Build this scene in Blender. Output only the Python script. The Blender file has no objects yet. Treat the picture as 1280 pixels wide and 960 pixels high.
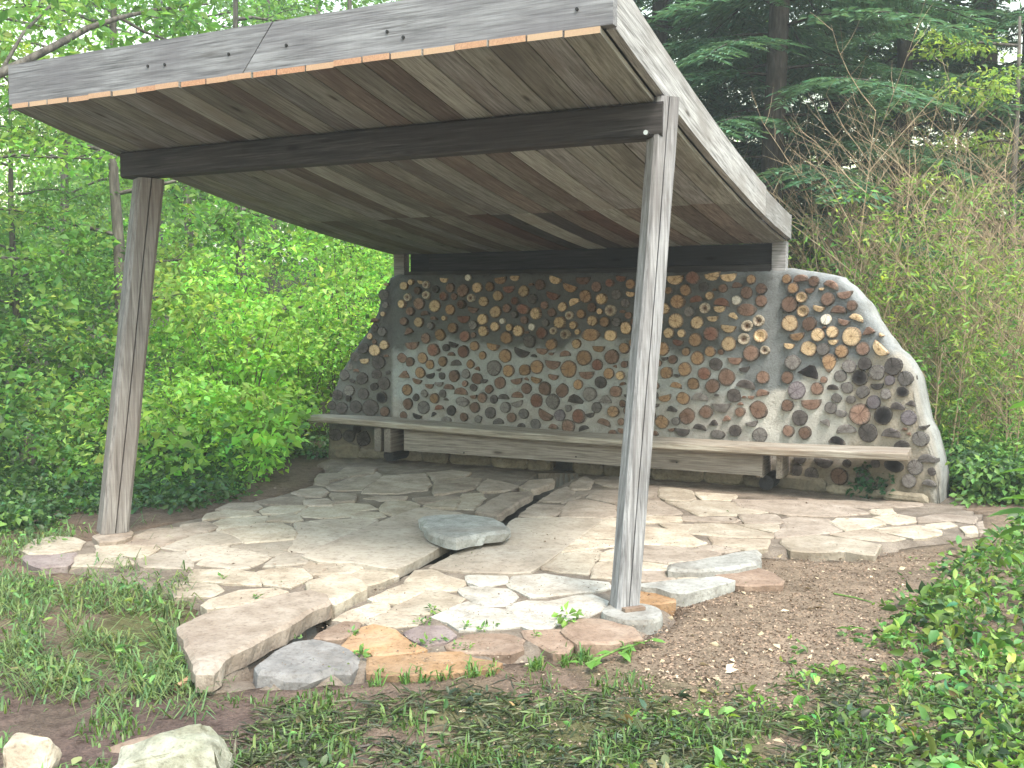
import bpy, bmesh, math, random
import numpy as np
from mathutils import Vector, Matrix, noise as mnoise

random.seed(7); RNG = np.random.default_rng(7)
SC = bpy.context.scene
COL = SC.collection

# ------------------------------------------------------------------ camera
F_PX, EYE = 1235.0, 1.4
YAW, PITCH, ROLL = math.radians(25.5), math.radians(-3.64), math.radians(0.25)
FW = Vector((-math.sin(YAW)*math.cos(PITCH), math.cos(YAW)*math.cos(PITCH), math.sin(PITCH)))
R0 = Vector((math.cos(YAW), math.sin(YAW), 0)); U0 = R0.cross(FW)
RT = R0*math.cos(ROLL) + U0*math.sin(ROLL); UP = RT.cross(FW)
CAM = Vector((1.583, -4.642, EYE))
cd = bpy.data.cameras.new('camera'); cam = bpy.data.objects.new('camera', cd); COL.objects.link(cam)
cd.sensor_fit = 'HORIZONTAL'; cd.sensor_width = 36.0; cd.lens = 36.0*F_PX/1280.0
cd.clip_start = 0.05; cd.clip_end = 2000
m3 = Matrix((RT, UP, -FW)).transposed()
cam.matrix_world = Matrix.Translation(CAM) @ m3.to_4x4()
SC.camera = cam

# ------------------------------------------------------------------ light
SUN_DIR = Vector((0.62, -0.50, 1.25)).normalized()
SUN_EL = math.asin(SUN_DIR.z); SUN_AZ = math.atan2(SUN_DIR.x, SUN_DIR.y)
wd = bpy.data.worlds.new('World'); SC.world = wd; wd.use_nodes = True
nt = wd.node_tree; nt.nodes.clear()
sky = nt.nodes.new('ShaderNodeTexSky'); sky.sky_type = 'NISHITA'; sky.sun_disc = False
sky.sun_elevation = SUN_EL; sky.sun_rotation = SUN_AZ
sky.air_density = 2.8; sky.dust_density = 1.4; sky.ozone_density = 1.0
bg = nt.nodes.new('ShaderNodeBackground'); bg.inputs['Strength'].default_value = 0.15
wo = nt.nodes.new('ShaderNodeOutputWorld')
nt.links.new(sky.outputs[0], bg.inputs[0]); nt.links.new(bg.outputs[0], wo.inputs[0])
sl = bpy.data.lights.new('sun', 'SUN'); sl.energy = 1.5; sl.angle = math.radians(14); sl.color = (1.0, 0.93, 0.84)
so = bpy.data.objects.new('sun', sl); COL.objects.link(so)
so.rotation_euler = SUN_DIR.to_track_quat('Z', 'Y').to_euler(); so.location = (6, -8, 14)
vs = SC.view_settings
vs.view_transform = 'Standard'; vs.look = 'None'; vs.gamma = 1.0; vs.use_curve_mapping = False
vs.exposure = 1.95

# ------------------------------------------------------------------ pixel -> place helpers
def ray(px, py): return FW + RT*((px-640)/F_PX) - UP*((py-480)/F_PX)
def on_z(px, py, z=0.0):
    v = ray(px, py); return CAM + v*((z-CAM.z)/v.z)
def on_y(px, py, y):
    v = ray(px, py); return CAM + v*((y-CAM.y)/v.y)
def at_dist(px, py, dist):
    v = ray(px, py); return CAM + v*(dist/math.hypot(v.x, v.y))
def proj(P):
    q = Vector(P)-CAM; w = q.dot(FW); return 640+F_PX*q.dot(RT)/w, 480-F_PX*q.dot(UP)/w, w
def vn(x, y, z=0.0): return mnoise.noise(Vector((x, y, z)))
def lerp(a, b, t): return a+(b-a)*t
def sstep(a, b, x):
    t = min(1, max(0, (x-a)/(b-a))); return t*t*(3-2*t)
def inpoly(x, y, P):
    c = False; j = len(P)-1
    for i in range(len(P)):
        if (P[i][1] > y) != (P[j][1] > y) and x < (P[j][0]-P[i][0])*(y-P[i][1])/(P[j][1]-P[i][1])+P[i][0]: c = not c
        j = i
    return c

# ------------------------------------------------------------------ object helpers
def link(name, me, mats=(), parent=None, mw=None):
    o = bpy.data.objects.new(name, me); COL.objects.link(o)
    if me is not None and mats and len(me.materials) == 0:
        for m in (mats if isinstance(mats, (list, tuple)) else (mats,)): me.materials.append(m)
    if mw is not None: o.matrix_world = mw
    if parent is not None:
        o.parent = parent
        o.matrix_parent_inverse = parent.matrix_world.inverted()
    return o
def tag(o, label, cat, group=None):
    o['label'] = label; o['category'] = cat
    if group: o['group'] = group
    return o
def thing(name, label, cat, loc=(0, 0, 0), group=None, rz=0.0):
    o = bpy.data.objects.new(name, None); COL.objects.link(o); o.empty_display_size = 0.1
    o.matrix_world = Matrix.Translation(Vector(loc)) @ Matrix.Rotation(rz, 4, 'Z')
    return tag(o, label, cat, group)
def mesh(name, V, Fc, smooth=False):
    me = bpy.data.meshes.new(name); me.from_pydata([tuple(v) for v in V], [], Fc); me.update()
    if smooth: me.polygons.foreach_set('use_smooth', [True]*len(me.polygons))
    return me
def frame(origin, xax, zref=(0, 0, 1)):
    x = Vector(xax).normalized(); z = Vector(zref)
    if abs(z.dot(x)) > .98: z = Vector((1, 0, 0)) if abs(x.x) < .9 else Vector((0, 1, 0))
    y = z.cross(x).normalized(); z = x.cross(y)
    return Matrix.Translation(Vector(origin)) @ Matrix((x, y, z)).transposed().to_4x4()
def world_mesh(name, V, Fc, mats, parent, mw, smooth=False):
    inv = mw.inverted()
    return link(name, mesh(name, [inv @ Vector(v) for v in V], Fc, smooth), mats, parent, mw)

def tri_mesh(name, V, T, Cc=None, smooth=False, k=3):
    """fast mesh from numpy arrays (k corners a face)"""
    me = bpy.data.meshes.new(name); nv, nf = len(V), len(T)
    me.vertices.add(nv); me.vertices.foreach_set('co', np.ascontiguousarray(V, np.float32).ravel())
    me.loops.add(nf*k); me.loops.foreach_set('vertex_index', np.ascontiguousarray(T, np.int32).ravel())
    me.polygons.add(nf)
    me.polygons.foreach_set('loop_start', np.arange(0, nf*k, k, dtype=np.int32))
    me.polygons.foreach_set('loop_total', np.full(nf, k, np.int32))
    if smooth: me.polygons.foreach_set('use_smooth', np.ones(nf, bool))
    me.update(calc_edges=True)
    if Cc is not None:
        a = me.color_attributes.new('Col', 'FLOAT_COLOR', 'POINT')
        cc = np.ones((nv, 4), np.float32); cc[:, :3] = Cc; a.data.foreach_set('color', cc.ravel())
    return me

def leaf_arrays(P, D, N, L, W, C, fold=0.25, wide=0.45):
    """folded diamond leaves: P base (n,3), D direction, N rough normal, L length, W width, C colour (n,3)"""
    P = np.asarray(P, float); D = D/np.maximum(np.linalg.norm(D, axis=1, keepdims=True), 1e-6)
    S = np.cross(D, N); S /= np.maximum(np.linalg.norm(S, axis=1, keepdims=True), 1e-6)
    N2 = np.cross(S, D); L = L[:, None]; W = W[:, None]
    mid = P+D*L*wide
    a = mid+S*W*.5+N2*W*fold; b = P+D*L-N2*L*.10; c = mid-S*W*.5+N2*W*fold
    V = np.stack([P, a, b, c], 1).reshape(-1, 3); n = len(P)
    i = np.arange(n)*4
    T = np.concatenate([np.stack([i, i+1, i+2], 1), np.stack([i, i+2, i+3], 1)])
    return V, T, np.repeat(C, 4, 0)
def leaf_round(P, D, N, L, W, C, fold=.2):
    """six-cornered oval leaf with a folded midrib and a curved tip"""
    D = D/np.maximum(np.linalg.norm(D, axis=1, keepdims=True), 1e-6)
    S = np.cross(D, N); S /= np.maximum(np.linalg.norm(S, axis=1, keepdims=True), 1e-6)
    N2 = np.cross(S, D); L = L[:, None]; W = W[:, None]
    a0 = P+D*L*.28; a1 = P+D*L*.66-N2*L*.05
    V = np.stack([P, a0+S*W*.46+N2*W*fold, a1+S*W*.40+N2*W*fold, P+D*L-N2*L*.20, a1-S*W*.40+N2*W*fold, a0-S*W*.46+N2*W*fold, P+D*L*.5-N2*L*.01], 1).reshape(-1, 3)
    i = np.arange(len(P))*7
    T = np.concatenate([np.stack([i+a, i+b, i+6], 1) for a, b in ((0, 1), (1, 2), (2, 3), (3, 4), (4, 5), (5, 0))])
    return V, T, np.repeat(C, 7, 0)
def join_arrays(parts):
    V, T, C, o = [], [], [], 0
    for v, t, c in parts:
        V.append(v); T.append(t+o); C.append(c); o += len(v)
    return np.concatenate(V), np.concatenate(T), np.concatenate(C)
def tint(base, n, amt=.25, rng=RNG):
    b = np.array(base)[None, :]; k = 1+amt*rng.normal(size=(n, 1)); h = rng.normal(size=(n, 1))*amt*.45
    c = b*np.clip(k, .45, 1.8); c[:, :1] *= 1+h; c[:, 2:] *= 1-h*.5
    return np.clip(c, .004, .9)

def tube(path, radii, n=6, cap=True):
    """tube along a polyline -> V, quads"""
    V, Fc = [], []; K = len(path)
    prev = None
    for i, p in enumerate(path):
        t = (Vector(path[min(i+1, K-1)])-Vector(path[max(i-1, 0)])).normalized()
        a = t.cross(Vector((0, 0, 1))) if prev is None else prev - t*prev.dot(t)
        if a.length < 1e-3: a = t.cross(Vector((1, 0, 0)))
        a.normalize(); prev = a; b = t.cross(a)
        for k in range(n):
            w = 2*math.pi*k/n; V.append(Vector(p)+(a*math.cos(w)+b*math.sin(w))*radii[i])
    for i in range(K-1):
        for k in range(n): Fc.append((i*n+k, i*n+(k+1) % n, (i+1)*n+(k+1) % n, (i+1)*n+k))
    if cap: Fc.append(tuple(range(n-1, -1, -1))); Fc.append(tuple((K-1)*n+k for k in range(n)))
    return V, Fc
def cat(parts):
    V, Fc = [], []
    for v, f in parts:
        o = len(V); V += list(v); Fc += [tuple(i+o for i in q) for q in f]
    return V, Fc

# ------------------------------------------------------------------ materials
MATS = {}
class NT:
    def __init__(s, name, rough=.9, spec=.2):
        s.m = bpy.data.materials.new(name); s.m.use_nodes = True; s.t = s.m.node_tree
        s.b = s.t.nodes['Principled BSDF']; s.b.inputs['Roughness'].default_value = rough
        s.b.inputs['Specular IOR Level'].default_value = spec; MATS[name] = s.m
    def n(s, ty, **kw):
        o = s.t.nodes.new(ty)
        for k, v in kw.items():
            if k in o.inputs: o.inputs[k].default_value = v
            else: setattr(o, k, v)
        return o
    def l(s, a, b): s.t.links.new(a, b)
    def coord(s, which='Object', scale=(1, 1, 1), loc=None):
        tc = s.n('ShaderNodeTexCoord'); mp = s.n('ShaderNodeMapping'); mp.inputs['Scale'].default_value = scale
        s.l(tc.outputs[which], mp.inputs['Vector'])
        if loc is not None: s.l(loc, mp.inputs['Location'])
        return mp.outputs[0]
    def rnd_off(s, k=37.0):
        oi = s.n('ShaderNodeObjectInfo'); m = s.n('ShaderNodeMath', operation='MULTIPLY'); m.inputs[1].default_value = k
        s.l(oi.outputs['Random'], m.inputs[0]); return m.outputs[0], oi.outputs['Random']
    def noise(s, vec, scale=5., detail=4., rough=.55, dist=0.):
        o = s.n('ShaderNodeTexNoise', Scale=scale, Detail=detail, Roughness=rough, Distortion=dist); s.l(vec, o.inputs['Vector']); return o
    def ramp(s, fac, stops):
        r = s.n('ShaderNodeValToRGB'); e = r.color_ramp.elements
        while len(e) < len(stops): e.new(.5)
        for q, (p, c) in zip(e, stops): q.position = p; q.color = (*c, 1) if len(c) == 3 else c
        s.l(fac, r.inputs[0]); return r.outputs[0]
    def mix(s, fac, a, b, mode='MIX'):
        x = s.n('ShaderNodeMix', data_type='RGBA', blend_type=mode)
        for sock, v in ((x.inputs[0], fac), (x.inputs[6], a), (x.inputs[7], b)):
            if isinstance(v, (int, float)): sock.default_value = v
            elif isinstance(v, tuple): sock.default_value = (*v, 1)
            else: s.l(v, sock)
        return x.outputs[2]
    def bump(s, h, strength=.4, dist=.01):
        b = s.n('ShaderNodeBump', Strength=strength, Distance=dist); s.l(h, b.inputs['Height']); s.l(b.outputs[0], s.b.inputs['Normal'])
    def col(s, c): s.l(c, s.b.inputs['Base Color'])

def wood(name, dark, mid, light, along=0, blotch=None, rough=.88):
    """weathered timber, grain along local axis `along`"""
    w = NT(name, rough, .15); off, rnd = w.rnd_off()
    sc = [26., 26., 26.]; sc[along] = 1.3
    v = w.coord('Object', tuple(sc), off); g = w.noise(v, 2.2, 6., .65, .25)
    sc2 = [90., 90., 90.]; sc2[along] = 2.5
    v2 = w.coord('Object', tuple(sc2), off); g2 = w.noise(v2, 1.6, 3., .6)
    sc3 = [3., 3., 3.]; sc3[along] = 1.0
    v3 = w.coord('Object', tuple(sc3), off); g3 = w.noise(v3, 1.3, 4., .6)
    c = w.ramp(g.outputs[0], [(.30, dark), (.5, mid), (.72, light)])
    fine = w.ramp(g2.outputs[0], [(.32, (.45, .43, .42)), (.5, (1, 1, 1)), (.8, (1.1, 1.1, 1.1))])
    c = w.mix(.75, c, fine, 'MULTIPLY')
    c = w.mix(w.ramp(g3.outputs[0], [(.45, (0, 0, 0)), (.66, (.75, .75, .75))]), c, blotch or dark)
    sc4 = [7., 7., 7.]; sc4[along] = 1.9
    vo = w.n('ShaderNodeTexVoronoi', Scale=1.0); w.l(w.coord('Object', tuple(sc4), off), vo.inputs['Vector'])
    c = w.mix(.9, c, w.ramp(vo.outputs['Distance'], [(.05, (.25, .22, .20)), (.11, (.8, .78, .76)), (.16, (1, 1, 1))]), 'MULTIPLY')
    sc5 = [1.5, 1.5, 1.5]; sc5[along] = 110.
    g5 = w.noise(w.coord('Object', tuple(sc5), off), 1., 2., .5)
    c = w.mix(.10, c, w.ramp(g5.outputs[0], [(.35, (.68, .68, .68)), (.55, (1, 1, 1))]), 'MULTIPLY')
    hs = w.n('ShaderNodeHueSaturation'); w.l(c, hs.inputs['Color'])
    mr = w.n('ShaderNodeMapRange'); mr.inputs['To Min'].default_value = .78; mr.inputs['To Max'].default_value = 1.22
    w.l(rnd, mr.inputs['Value']); w.l(mr.outputs[0], hs.inputs['Value'])
    w.col(hs.outputs[0])
    hh = w.mix(.4, g.outputs[0], g2.outputs[0]); w.bump(hh, .55, .006)
    return w.m
wood('wood_fascia', (.105, .102, .105), (.235, .23, .235), (.35, .345, .35), 0, (.16, .15, .16))
wood('wood_side', (.15, .142, .138), (.35, .338, .33), (.54, .528, .515), 0, (.22, .20, .185))
wood('wood_post', (.11, .105, .105), (.28, .272, .275), (.47, .462, .465), 2, (.17, .155, .15))
wood('wood_post_brown', (.115, .103, .095), (.225, .205, .19), (.32, .30, .28), 2, (.18, .15, .132))
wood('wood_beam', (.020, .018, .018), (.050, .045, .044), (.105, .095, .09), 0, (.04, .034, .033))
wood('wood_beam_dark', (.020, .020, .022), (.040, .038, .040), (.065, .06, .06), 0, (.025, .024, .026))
wood('wood_bench', (.13, .105, .085), (.33, .29, .24), (.50, .46, .40), 0, (.20, .14, .10))
wood('wood_apron', (.12, .10, .085), (.25, .215, .185), (.36, .32, .285), 0, (.17, .14, .12))
SOFFIT = [wood('soffit_pale', (.17, .162, .145), (.31, .30, .27), (.42, .41, .37), 0, (.22, .195, .165)),
          wood('soffit_olive', (.12, .112, .095), (.25, .238, .205), (.35, .335, .295), 0, (.135, .115, .10)),
          wood('soffit_grey', (.12, .113, .108), (.235, .222, .212), (.34, .325, .31), 0, (.14, .11, .095)),
          wood('soffit_brown', (.085, .066, .056), (.185, .147, .125), (.27, .225, .195), 0, (.11, .08, .068)),
          wood('soffit_red', (.06, .035, .028), (.12, .07, .055), (.17, .105, .085), 0, (.06, .04, .035)),
          wood('soffit_dark', (.035, .03, .028), (.08, .07, .065), (.13, .115, .11), 0, (.05, .04, .04))]
w = NT('fresh_cut_end', .85, .1); off, rnd = w.rnd_off()
g = w.noise(w.coord('Object', (8, 60, 60), off), 2., 3.)
c = w.ramp(g.outputs[0], [(.3, (.32, .155, .09)), (.55, (.45, .235, .14)), (.8, (.55, .34, .215))])
w.col(w.mix(w.ramp(rnd, [(0, (0, 0, 0)), (1, (.8, .8, .8))]), c, (.48, .35, .235)))
w = NT('roofing', .8, .2); w.b.inputs['Base Color'].default_value = (.07, .07, .075, 1)
w = NT('steel_bolt', .35, .5); w.b.inputs['Metallic'].default_value = .9; w.b.inputs['Base Color'].default_value = (.55, .57, .6, 1)
w = NT('iron_dark', .7, .3); w.b.inputs['Base Color'].default_value = (.02, .018, .017, 1)

def stone(name, c0, c1, c2, stain=(.2, .15, .11), staina=.5, scale=6., pock=True):
    w = NT(name, .93, .12); off, rnd = w.rnd_off()
    v = w.coord('Object', (1, 1, 1), off)
    a = w.noise(v, scale, 6., .62, .3); b = w.noise(v, scale*.35, 3., .5); d = w.noise(v, scale*9, 3., .6)
    c = w.ramp(a.outputs[0], [(.3, c0), (.5, c1), (.72, c2)])
    c = w.mix(w.ramp(b.outputs[0], [(.5, (0, 0, 0)), (.75, (staina,)*3)]), c, stain)
    c = w.mix(.55, c, w.ramp(d.outputs[0], [(.28, (.45, .42, .40)), (.46, (1, 1, 1)), (.75, (1.12, 1.12, 1.1))]), 'MULTIPLY')
    hs = w.n('ShaderNodeHueSaturation'); w.l(c, hs.inputs['Color'])
    mr = w.n('ShaderNodeMapRange'); mr.inputs['To Min'].default_value = .84; mr.inputs['To Max'].default_value = 1.14
    w.l(rnd, mr.inputs['Value']); w.l(mr.outputs[0], hs.inputs['Value'])
    gp = w.n('ShaderNodeNewGeometry'); e1 = w.noise(gp.outputs['Position'], 2.1, 6., .68, .6); e2 = w.noise(gp.outputs['Position'], 26., 5., .7)
    c = w.mix(w.ramp(e1.outputs[0], [(.50, (0, 0, 0)), (.74, (.5, .5, .5))]), hs.outputs[0], (.175, .13, .095))
    c = w.mix(.55, c, w.ramp(e2.outputs[0], [(.30, (.50, .45, .40)), (.47, (1, 1, 1)), (.8, (1.08, 1.08, 1.07))]), 'MULTIPLY')
    w.col(c)
    w.bump(w.mix(.45, a.outputs[0], d.outputs[0]), .7, .016)
    return w.m
stone('stone_cream', (.28, .228, .172), (.40, .34, .268), (.49, .435, .36), (.27, .20, .15), .6)
stone('stone_tan', (.215, .17, .135), (.315, .258, .21), (.40, .34, .285), (.19, .14, .11), .6)
stone('stone_white', (.31, .28, .24), (.45, .42, .375), (.54, .52, .475), (.34, .29, .235), .5)
stone('stone_smooth', (.31, .262, .21), (.38, .328, .27), (.43, .382, .325), (.25, .205, .17), .6, 3.)
stone('stone_orange', (.24, .14, .07), (.34, .205, .11), (.40, .27, .17), (.22, .15, .11), .6)
stone('stone_brown', (.17, .115, .085), (.25, .175, .13), (.33, .25, .195), (.14, .10, .08), .4)
stone('stone_mauve', (.17, .13, .125), (.24, .19, .18), (.31, .26, .245), (.14, .11, .11), .4)
stone('stone_blue', (.16, .165, .16), (.27, .275, .265), (.38, .39, .385), (.20, .17, .155), .6)
stone('stone_slate', (.13, .125, .12), (.205, .19, .18), (.28, .27, .26), (.17, .14, .125), .6)
stone('stone_lichen', (.19, .19, .175), (.31, .31, .29), (.42, .42, .395), (.21, .19, .165), .4, 8.)
stone('stone_gray', (.20, .19, .175), (.31, .30, .275), (.42, .41, .385), (.22, .19, .16), .5)
stone('stone_moss', (.17, .165, .12), (.31, .30, .235), (.43, .42, .35), (.16, .17, .085), .6, 9.)
stone('stone_found', (.14, .12, .09), (.24, .205, .155), (.33, .29, .225), (.10, .09, .065), .6)
stone('concrete', (.24, .235, .22), (.32, .31, .29), (.38, .37, .35), (.22, .20, .17), .4, 4.)

def log_mat(name, core, mid, edge, rim, ring=.35):
    w = NT(name, .9, .1); off, rnd = w.rnd_off(91.)
    tc = w.n('ShaderNodeTexCoord'); v = tc.outputs['Object']
    nz = w.noise(w.coord('Object', (1, 1, 1), off), 2.4, 4.)
    sep = w.n('ShaderNodeSeparateXYZ'); w.l(v, sep.inputs[0])
    cb = w.n('ShaderNodeCombineXYZ'); w.l(sep.outputs[0], cb.inputs[0]); w.l(sep.outputs[1], cb.inputs[1])
    ln = w.n('ShaderNodeVectorMath', operation='LENGTH'); w.l(cb.outputs[0], ln.inputs[0])
    ad = w.n('ShaderNodeMath', operation='MULTIPLY_ADD'); w.l(nz.outputs[0], ad.inputs[0]); ad.inputs[1].default_value = .28; 
    sb = w.n('ShaderNodeMath', operation='SUBTRACT'); w.l(ln.outputs['Value'], sb.inputs[0]); sb.inputs[1].default_value = .14
    w.l(sb.outputs[0], ad.inputs[2])
    c = w.ramp(ad.outputs[0], [(.03, core), (.2, mid), (.72, edge), (.93, rim)])
    mu = w.n('ShaderNodeMath', operation='MULTIPLY'); w.l(ad.outputs[0], mu.inputs[0]); mu.inputs[1].default_value = 44.
    sn = w.n('ShaderNodeMath', operation='SINE'); w.l(mu.outputs[0], sn.inputs[0])
    c = w.mix(ring, c, w.ramp(sn.outputs[0], [(0., (.72, .66, .6)), (.6, (1, 1, 1))]), 'MULTIPLY')
    an = w.n('ShaderNodeMath', operation='ARCTAN2'); w.l(sep.outputs[1], an.inputs[0]); w.l(sep.outputs[0], an.inputs[1])
    cb2 = w.n('ShaderNodeCombineXYZ'); w.l(an.outputs[0], cb2.inputs[0]); w.l(off, cb2.inputs[1])
    ck = w.noise(cb2.outputs[0], 2.6, 1., .4)
    c = w.mix(.85, c, w.ramp(ck.outputs[0], [(.455, (1, 1, 1)), (.485, (.22, .18, .15)), (.515, (1, 1, 1))]), 'MULTIPLY')
    bl = w.noise(w.coord('Object', (1, 1, 1), off), 5., 4.)
    c = w.mix(.7, c, w.ramp(bl.outputs[0], [(.3, (.5, .46, .43)), (.55, (1, 1, 1)), (.8, (1.15, 1.12, 1.08))]), 'MULTIPLY')
    hs = w.n('ShaderNodeHueSaturation'); w.l(c, hs.inputs['Color'])
    mr = w.n('ShaderNodeMapRange'); mr.inputs['To Min'].default_value = .72; mr.inputs['To Max'].default_value = 1.28
    w.l(rnd, mr.inputs['Value']); w.l(mr.outputs[0], hs.inputs['Value']); w.col(hs.outputs[0])
    w.bump(w.mix(.5, sn.outputs[0], bl.outputs[0]), .35, .004)
    return w.m
LOGM = {'t': log_mat('log_tan', (.30, .185, .10), (.55, .40, .24), (.60, .45, .285), (.26, .19, .13)),
        'o': log_mat('log_orange', (.19, .11, .065), (.30, .185, .105), (.335, .22, .13), (.15, .11, .085)),
        'b': log_mat('log_brown', (.12, .072, .055), (.195, .122, .092), (.235, .155, .12), (.12, .095, .08)),
        'r': log_mat('log_red', (.13, .06, .042), (.20, .098, .07), (.225, .12, .088), (.15, .115, .10)),
        'g': log_mat('log_grey', (.12, .107, .104), (.17, .155, .15), (.205, .19, .182), (.12, .11, .105)),
        'd': log_mat('log_dark', (.045, .04, .04), (.075, .065, .063), (.11, .098, .095), (.09, .08, .075)),
        'k': log_mat('log_black', (.012, .011, .012), (.020, .018, .019), (.035, .031, .032), (.10, .09, .08)),
        'v': log_mat('log_violet', (.125, .105, .12), (.17, .148, .165), (.20, .178, .192), (.11, .097, .105)),
        'w': log_mat('log_white', (.50, .46, .38), (.66, .62, .54), (.70, .67, .60), (.40, .36, .30), .15),
        'p': log_mat('log_pale', (.035, .022, .016), (.16, .10, .07), (.50, .43, .34), (.40, .35, .28), .2)}

w = NT('mortar', .95, .08)
at = w.n('ShaderNodeAttribute', attribute_name='Col'); v = w.coord('Object')
a = w.noise(v, 9., 6., .6, .4); d = w.noise(v, 70., 4., .65)
c = w.mix(.8, at.outputs['Color'], w.ramp(a.outputs[0], [(.28, (.68, .66, .64)), (.5, (1, 1, 1)), (.75, (1.2, 1.2, 1.19))]), 'MULTIPLY')
c = w.mix(.6, c, w.ramp(d.outputs[0], [(.3, (.6, .58, .56)), (.5, (1, 1, 1)), (.8, (1.15, 1.15, 1.15))]), 'MULTIPLY')
w.col(c); w.bump(w.mix(.5, a.outputs[0], d.outputs[0]), .8, .02)

w = NT('bed_grit', .97, .05); v = w.coord('Object')
a = w.noise(v, 6., 5.); d = w.noise(v, 90., 3., .7)
c = w.ramp(a.outputs[0], [(.3, (.12, .096, .076)), (.55, (.20, .163, .132)), (.75, (.27, .225, .182))])
c = w.mix(.7, c, w.ramp(d.outputs[0], [(.3, (.5, .48, .45)), (.5, (1, 1, 1)), (.8, (1.4, 1.4, 1.35))]), 'MULTIPLY')
w.col(c); w.bump(d.outputs[0], .6, .01)
w = NT('channel_cement', .95, .08); v = w.coord('Object')
a = w.noise(v, 5., 5.); w.col(w.ramp(a.outputs[0], [(.3, (.10, .092, .08)), (.6, (.17, .158, .14)), (.8, (.23, .215, .19))])); w.bump(a.outputs[0], .4, .01)

w = NT('soil', .97, .06); v = w.coord('Object')
at = w.n('ShaderNodeAttribute', attribute_name='Col')
a = w.noise(v, 1.7, 6., .6, .3); b = w.noise(v, 14., 5., .65); d = w.noise(v, 75., 3., .7)
c = w.mix(.85, at.outputs['Color'], w.ramp(b.outputs[0], [(.28, (.45, .43, .42)), (.5, (1, 1, 1)), (.78, (1.4, 1.38, 1.35))]), 'MULTIPLY')
c = w.mix(.7, c, w.ramp(d.outputs[0], [(.3, (.5, .48, .46)), (.52, (1, 1, 1)), (.72, (1.55, 1.5, 1.42))]), 'MULTIPLY')
c = w.mix(.6, c, w.ramp(a.outputs[0], [(.3, (.72, .74, .7)), (.7, (1.2, 1.18, 1.15))]), 'MULTIPLY')
w.col(c); w.bump(w.mix(.5, b.outputs[0], d.outputs[0]), .9, .03)

def leaf_mat(name, trans=.5, rough=.5, gloss=.35, tmul=(1.6, 1.6, .9)):
    w = NT(name, rough, gloss); at = w.n('ShaderNodeAttribute', attribute_name='Col')
    w.col(at.outputs['Color'])
    tr = w.n('ShaderNodeBsdfTranslucent'); w.l(w.mix(1., at.outputs['Color'], tmul, 'MULTIPLY'), tr.inputs[0])
    mx = w.n('ShaderNodeMixShader'); mx.inputs[0].default_value = trans
    w.l(w.b.outputs[0], mx.inputs[1]); w.l(tr.outputs[0], mx.inputs[2])
    w.l(mx.outputs[0], w.t.nodes['Material Output'].inputs['Surface'])
    return w.m
leaf_mat('leaf'); leaf_mat('leaf_ground', .3, .45, .4); leaf_mat('needle', .35, .6, .25, (1.3, 1.4, .9))
w = NT('chips', .95, .05); at = w.n('ShaderNodeAttribute', attribute_name='Col'); w.col(at.outputs['Color'])
def bark(name, c0, c1, c2):
    w = NT(name, .95, .08); v = w.coord('Object', (14, 14, 3)); a = w.noise(v, 1.5, 6., .65, .4)
    w.col(w.ramp(a.outputs[0], [(.3, c0), (.5, c1), (.75, c2)])); w.bump(a.outputs[0], .9, .02)
bark('bark_grey', (.05, .045, .04), (.12, .105, .09), (.21, .19, .165))
bark('bark_dark', (.028, .023, .02), (.065, .054, .047), (.12, .10, .09))
bark('bark_tan', (.22, .155, .095), (.38, .285, .185), (.50, .395, .275))
bark('bark_brown', (.075, .058, .05), (.14, .11, .095), (.21, .17, .15))
bark('stem_green', (.06, .12, .03), (.13, .22, .06), (.22, .32, .10))
M = MATS

# ================================================================== GROUND + PATIO
def crop(ox, oy, k, pts): return [(ox+x/k, oy+y/k) for x, y in pts]
Z5 = 1280/240
OUTLINE = [(22, 692), (60, 676), (130, 662), (205, 648), (258, 636), (330, 616), (392, 598), (398, 578), (430, 566), (500, 560),
           (700, 575), (960, 596), (1170, 616), (1255, 642), (1250, 668), (1180, 676), (1132, 682), (1092, 694), (990, 690), (958, 690),
           (950, 706), (984, 722), (978, 732), (918, 736), (862, 752), (848, 778), (806, 802), (726, 812), (625, 832), (450, 844), (440, 852), (330, 856),
           (262, 852), (238, 836), (226, 792), (252, 772), (222, 752), (196, 742), (55, 710)]
PW = [(p.x, p.y) for p in (on_z(x, y) for x, y in OUTLINE)]
CHL = [(697, 590), (655, 618), (620, 645), (600, 655), (546, 690), (496, 716), (440, 752), (410, 768), (335, 815), (262, 852)]
CHR = [(724, 590), (690, 608), (665, 625), (645, 645), (572, 690), (520, 706), (470, 735), (430, 757), (385, 795), (335, 842)]
CW = [(p.x, p.y) for p in (on_z(x, y) for x, y in [(x-24, y) for x, y in CHL]+[(x+5, y) for x, y in CHR[::-1]])]
cxp = sum(p[0] for p in PW)/len(PW); cyp = sum(p[1] for p in PW)/len(PW)
PIN = [(cxp+(x-cxp)*.95, cyp+(y-cyp)*.95) for x, y in PW]
def gh0(x, y):
    z = -.034 + .016*vn(x*.9, y*.9, 3) + .012*vn(x*3.1, y*3.1, 8)
    z -= .05*sstep(-.6, -1.9, y)*sstep(-.3, -1.4, x)          # lower in front of the thick slab
    z += .05*sstep(1.0, 2.2, x)*sstep(-1, 1, y)
    r = max(0, y-6.5); z += 6.5*(1-math.exp(-r*.022)) if r > 0 else 0      # wooded slope behind
    l = max(0, -7-x); z += 2.2*(1-math.exp(-l*.03))
    if abs(x) > 8 or y > 7: z += .25*vn(x*.12, y*.12, 1)
    return z
def gh(x, y): return -.24 if inpoly(x, y, PIN) else gh0(x, y)
def axis(lo, hi, st, far):
    a = list(np.arange(lo, hi+1e-6, st)); d = st; v = hi
    while v < far: d *= 1.28; v += d; a.append(v)
    d = st; v = lo
    while v > -far: d *= 1.28; v -= d; a.insert(0, v)
    return a
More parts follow.
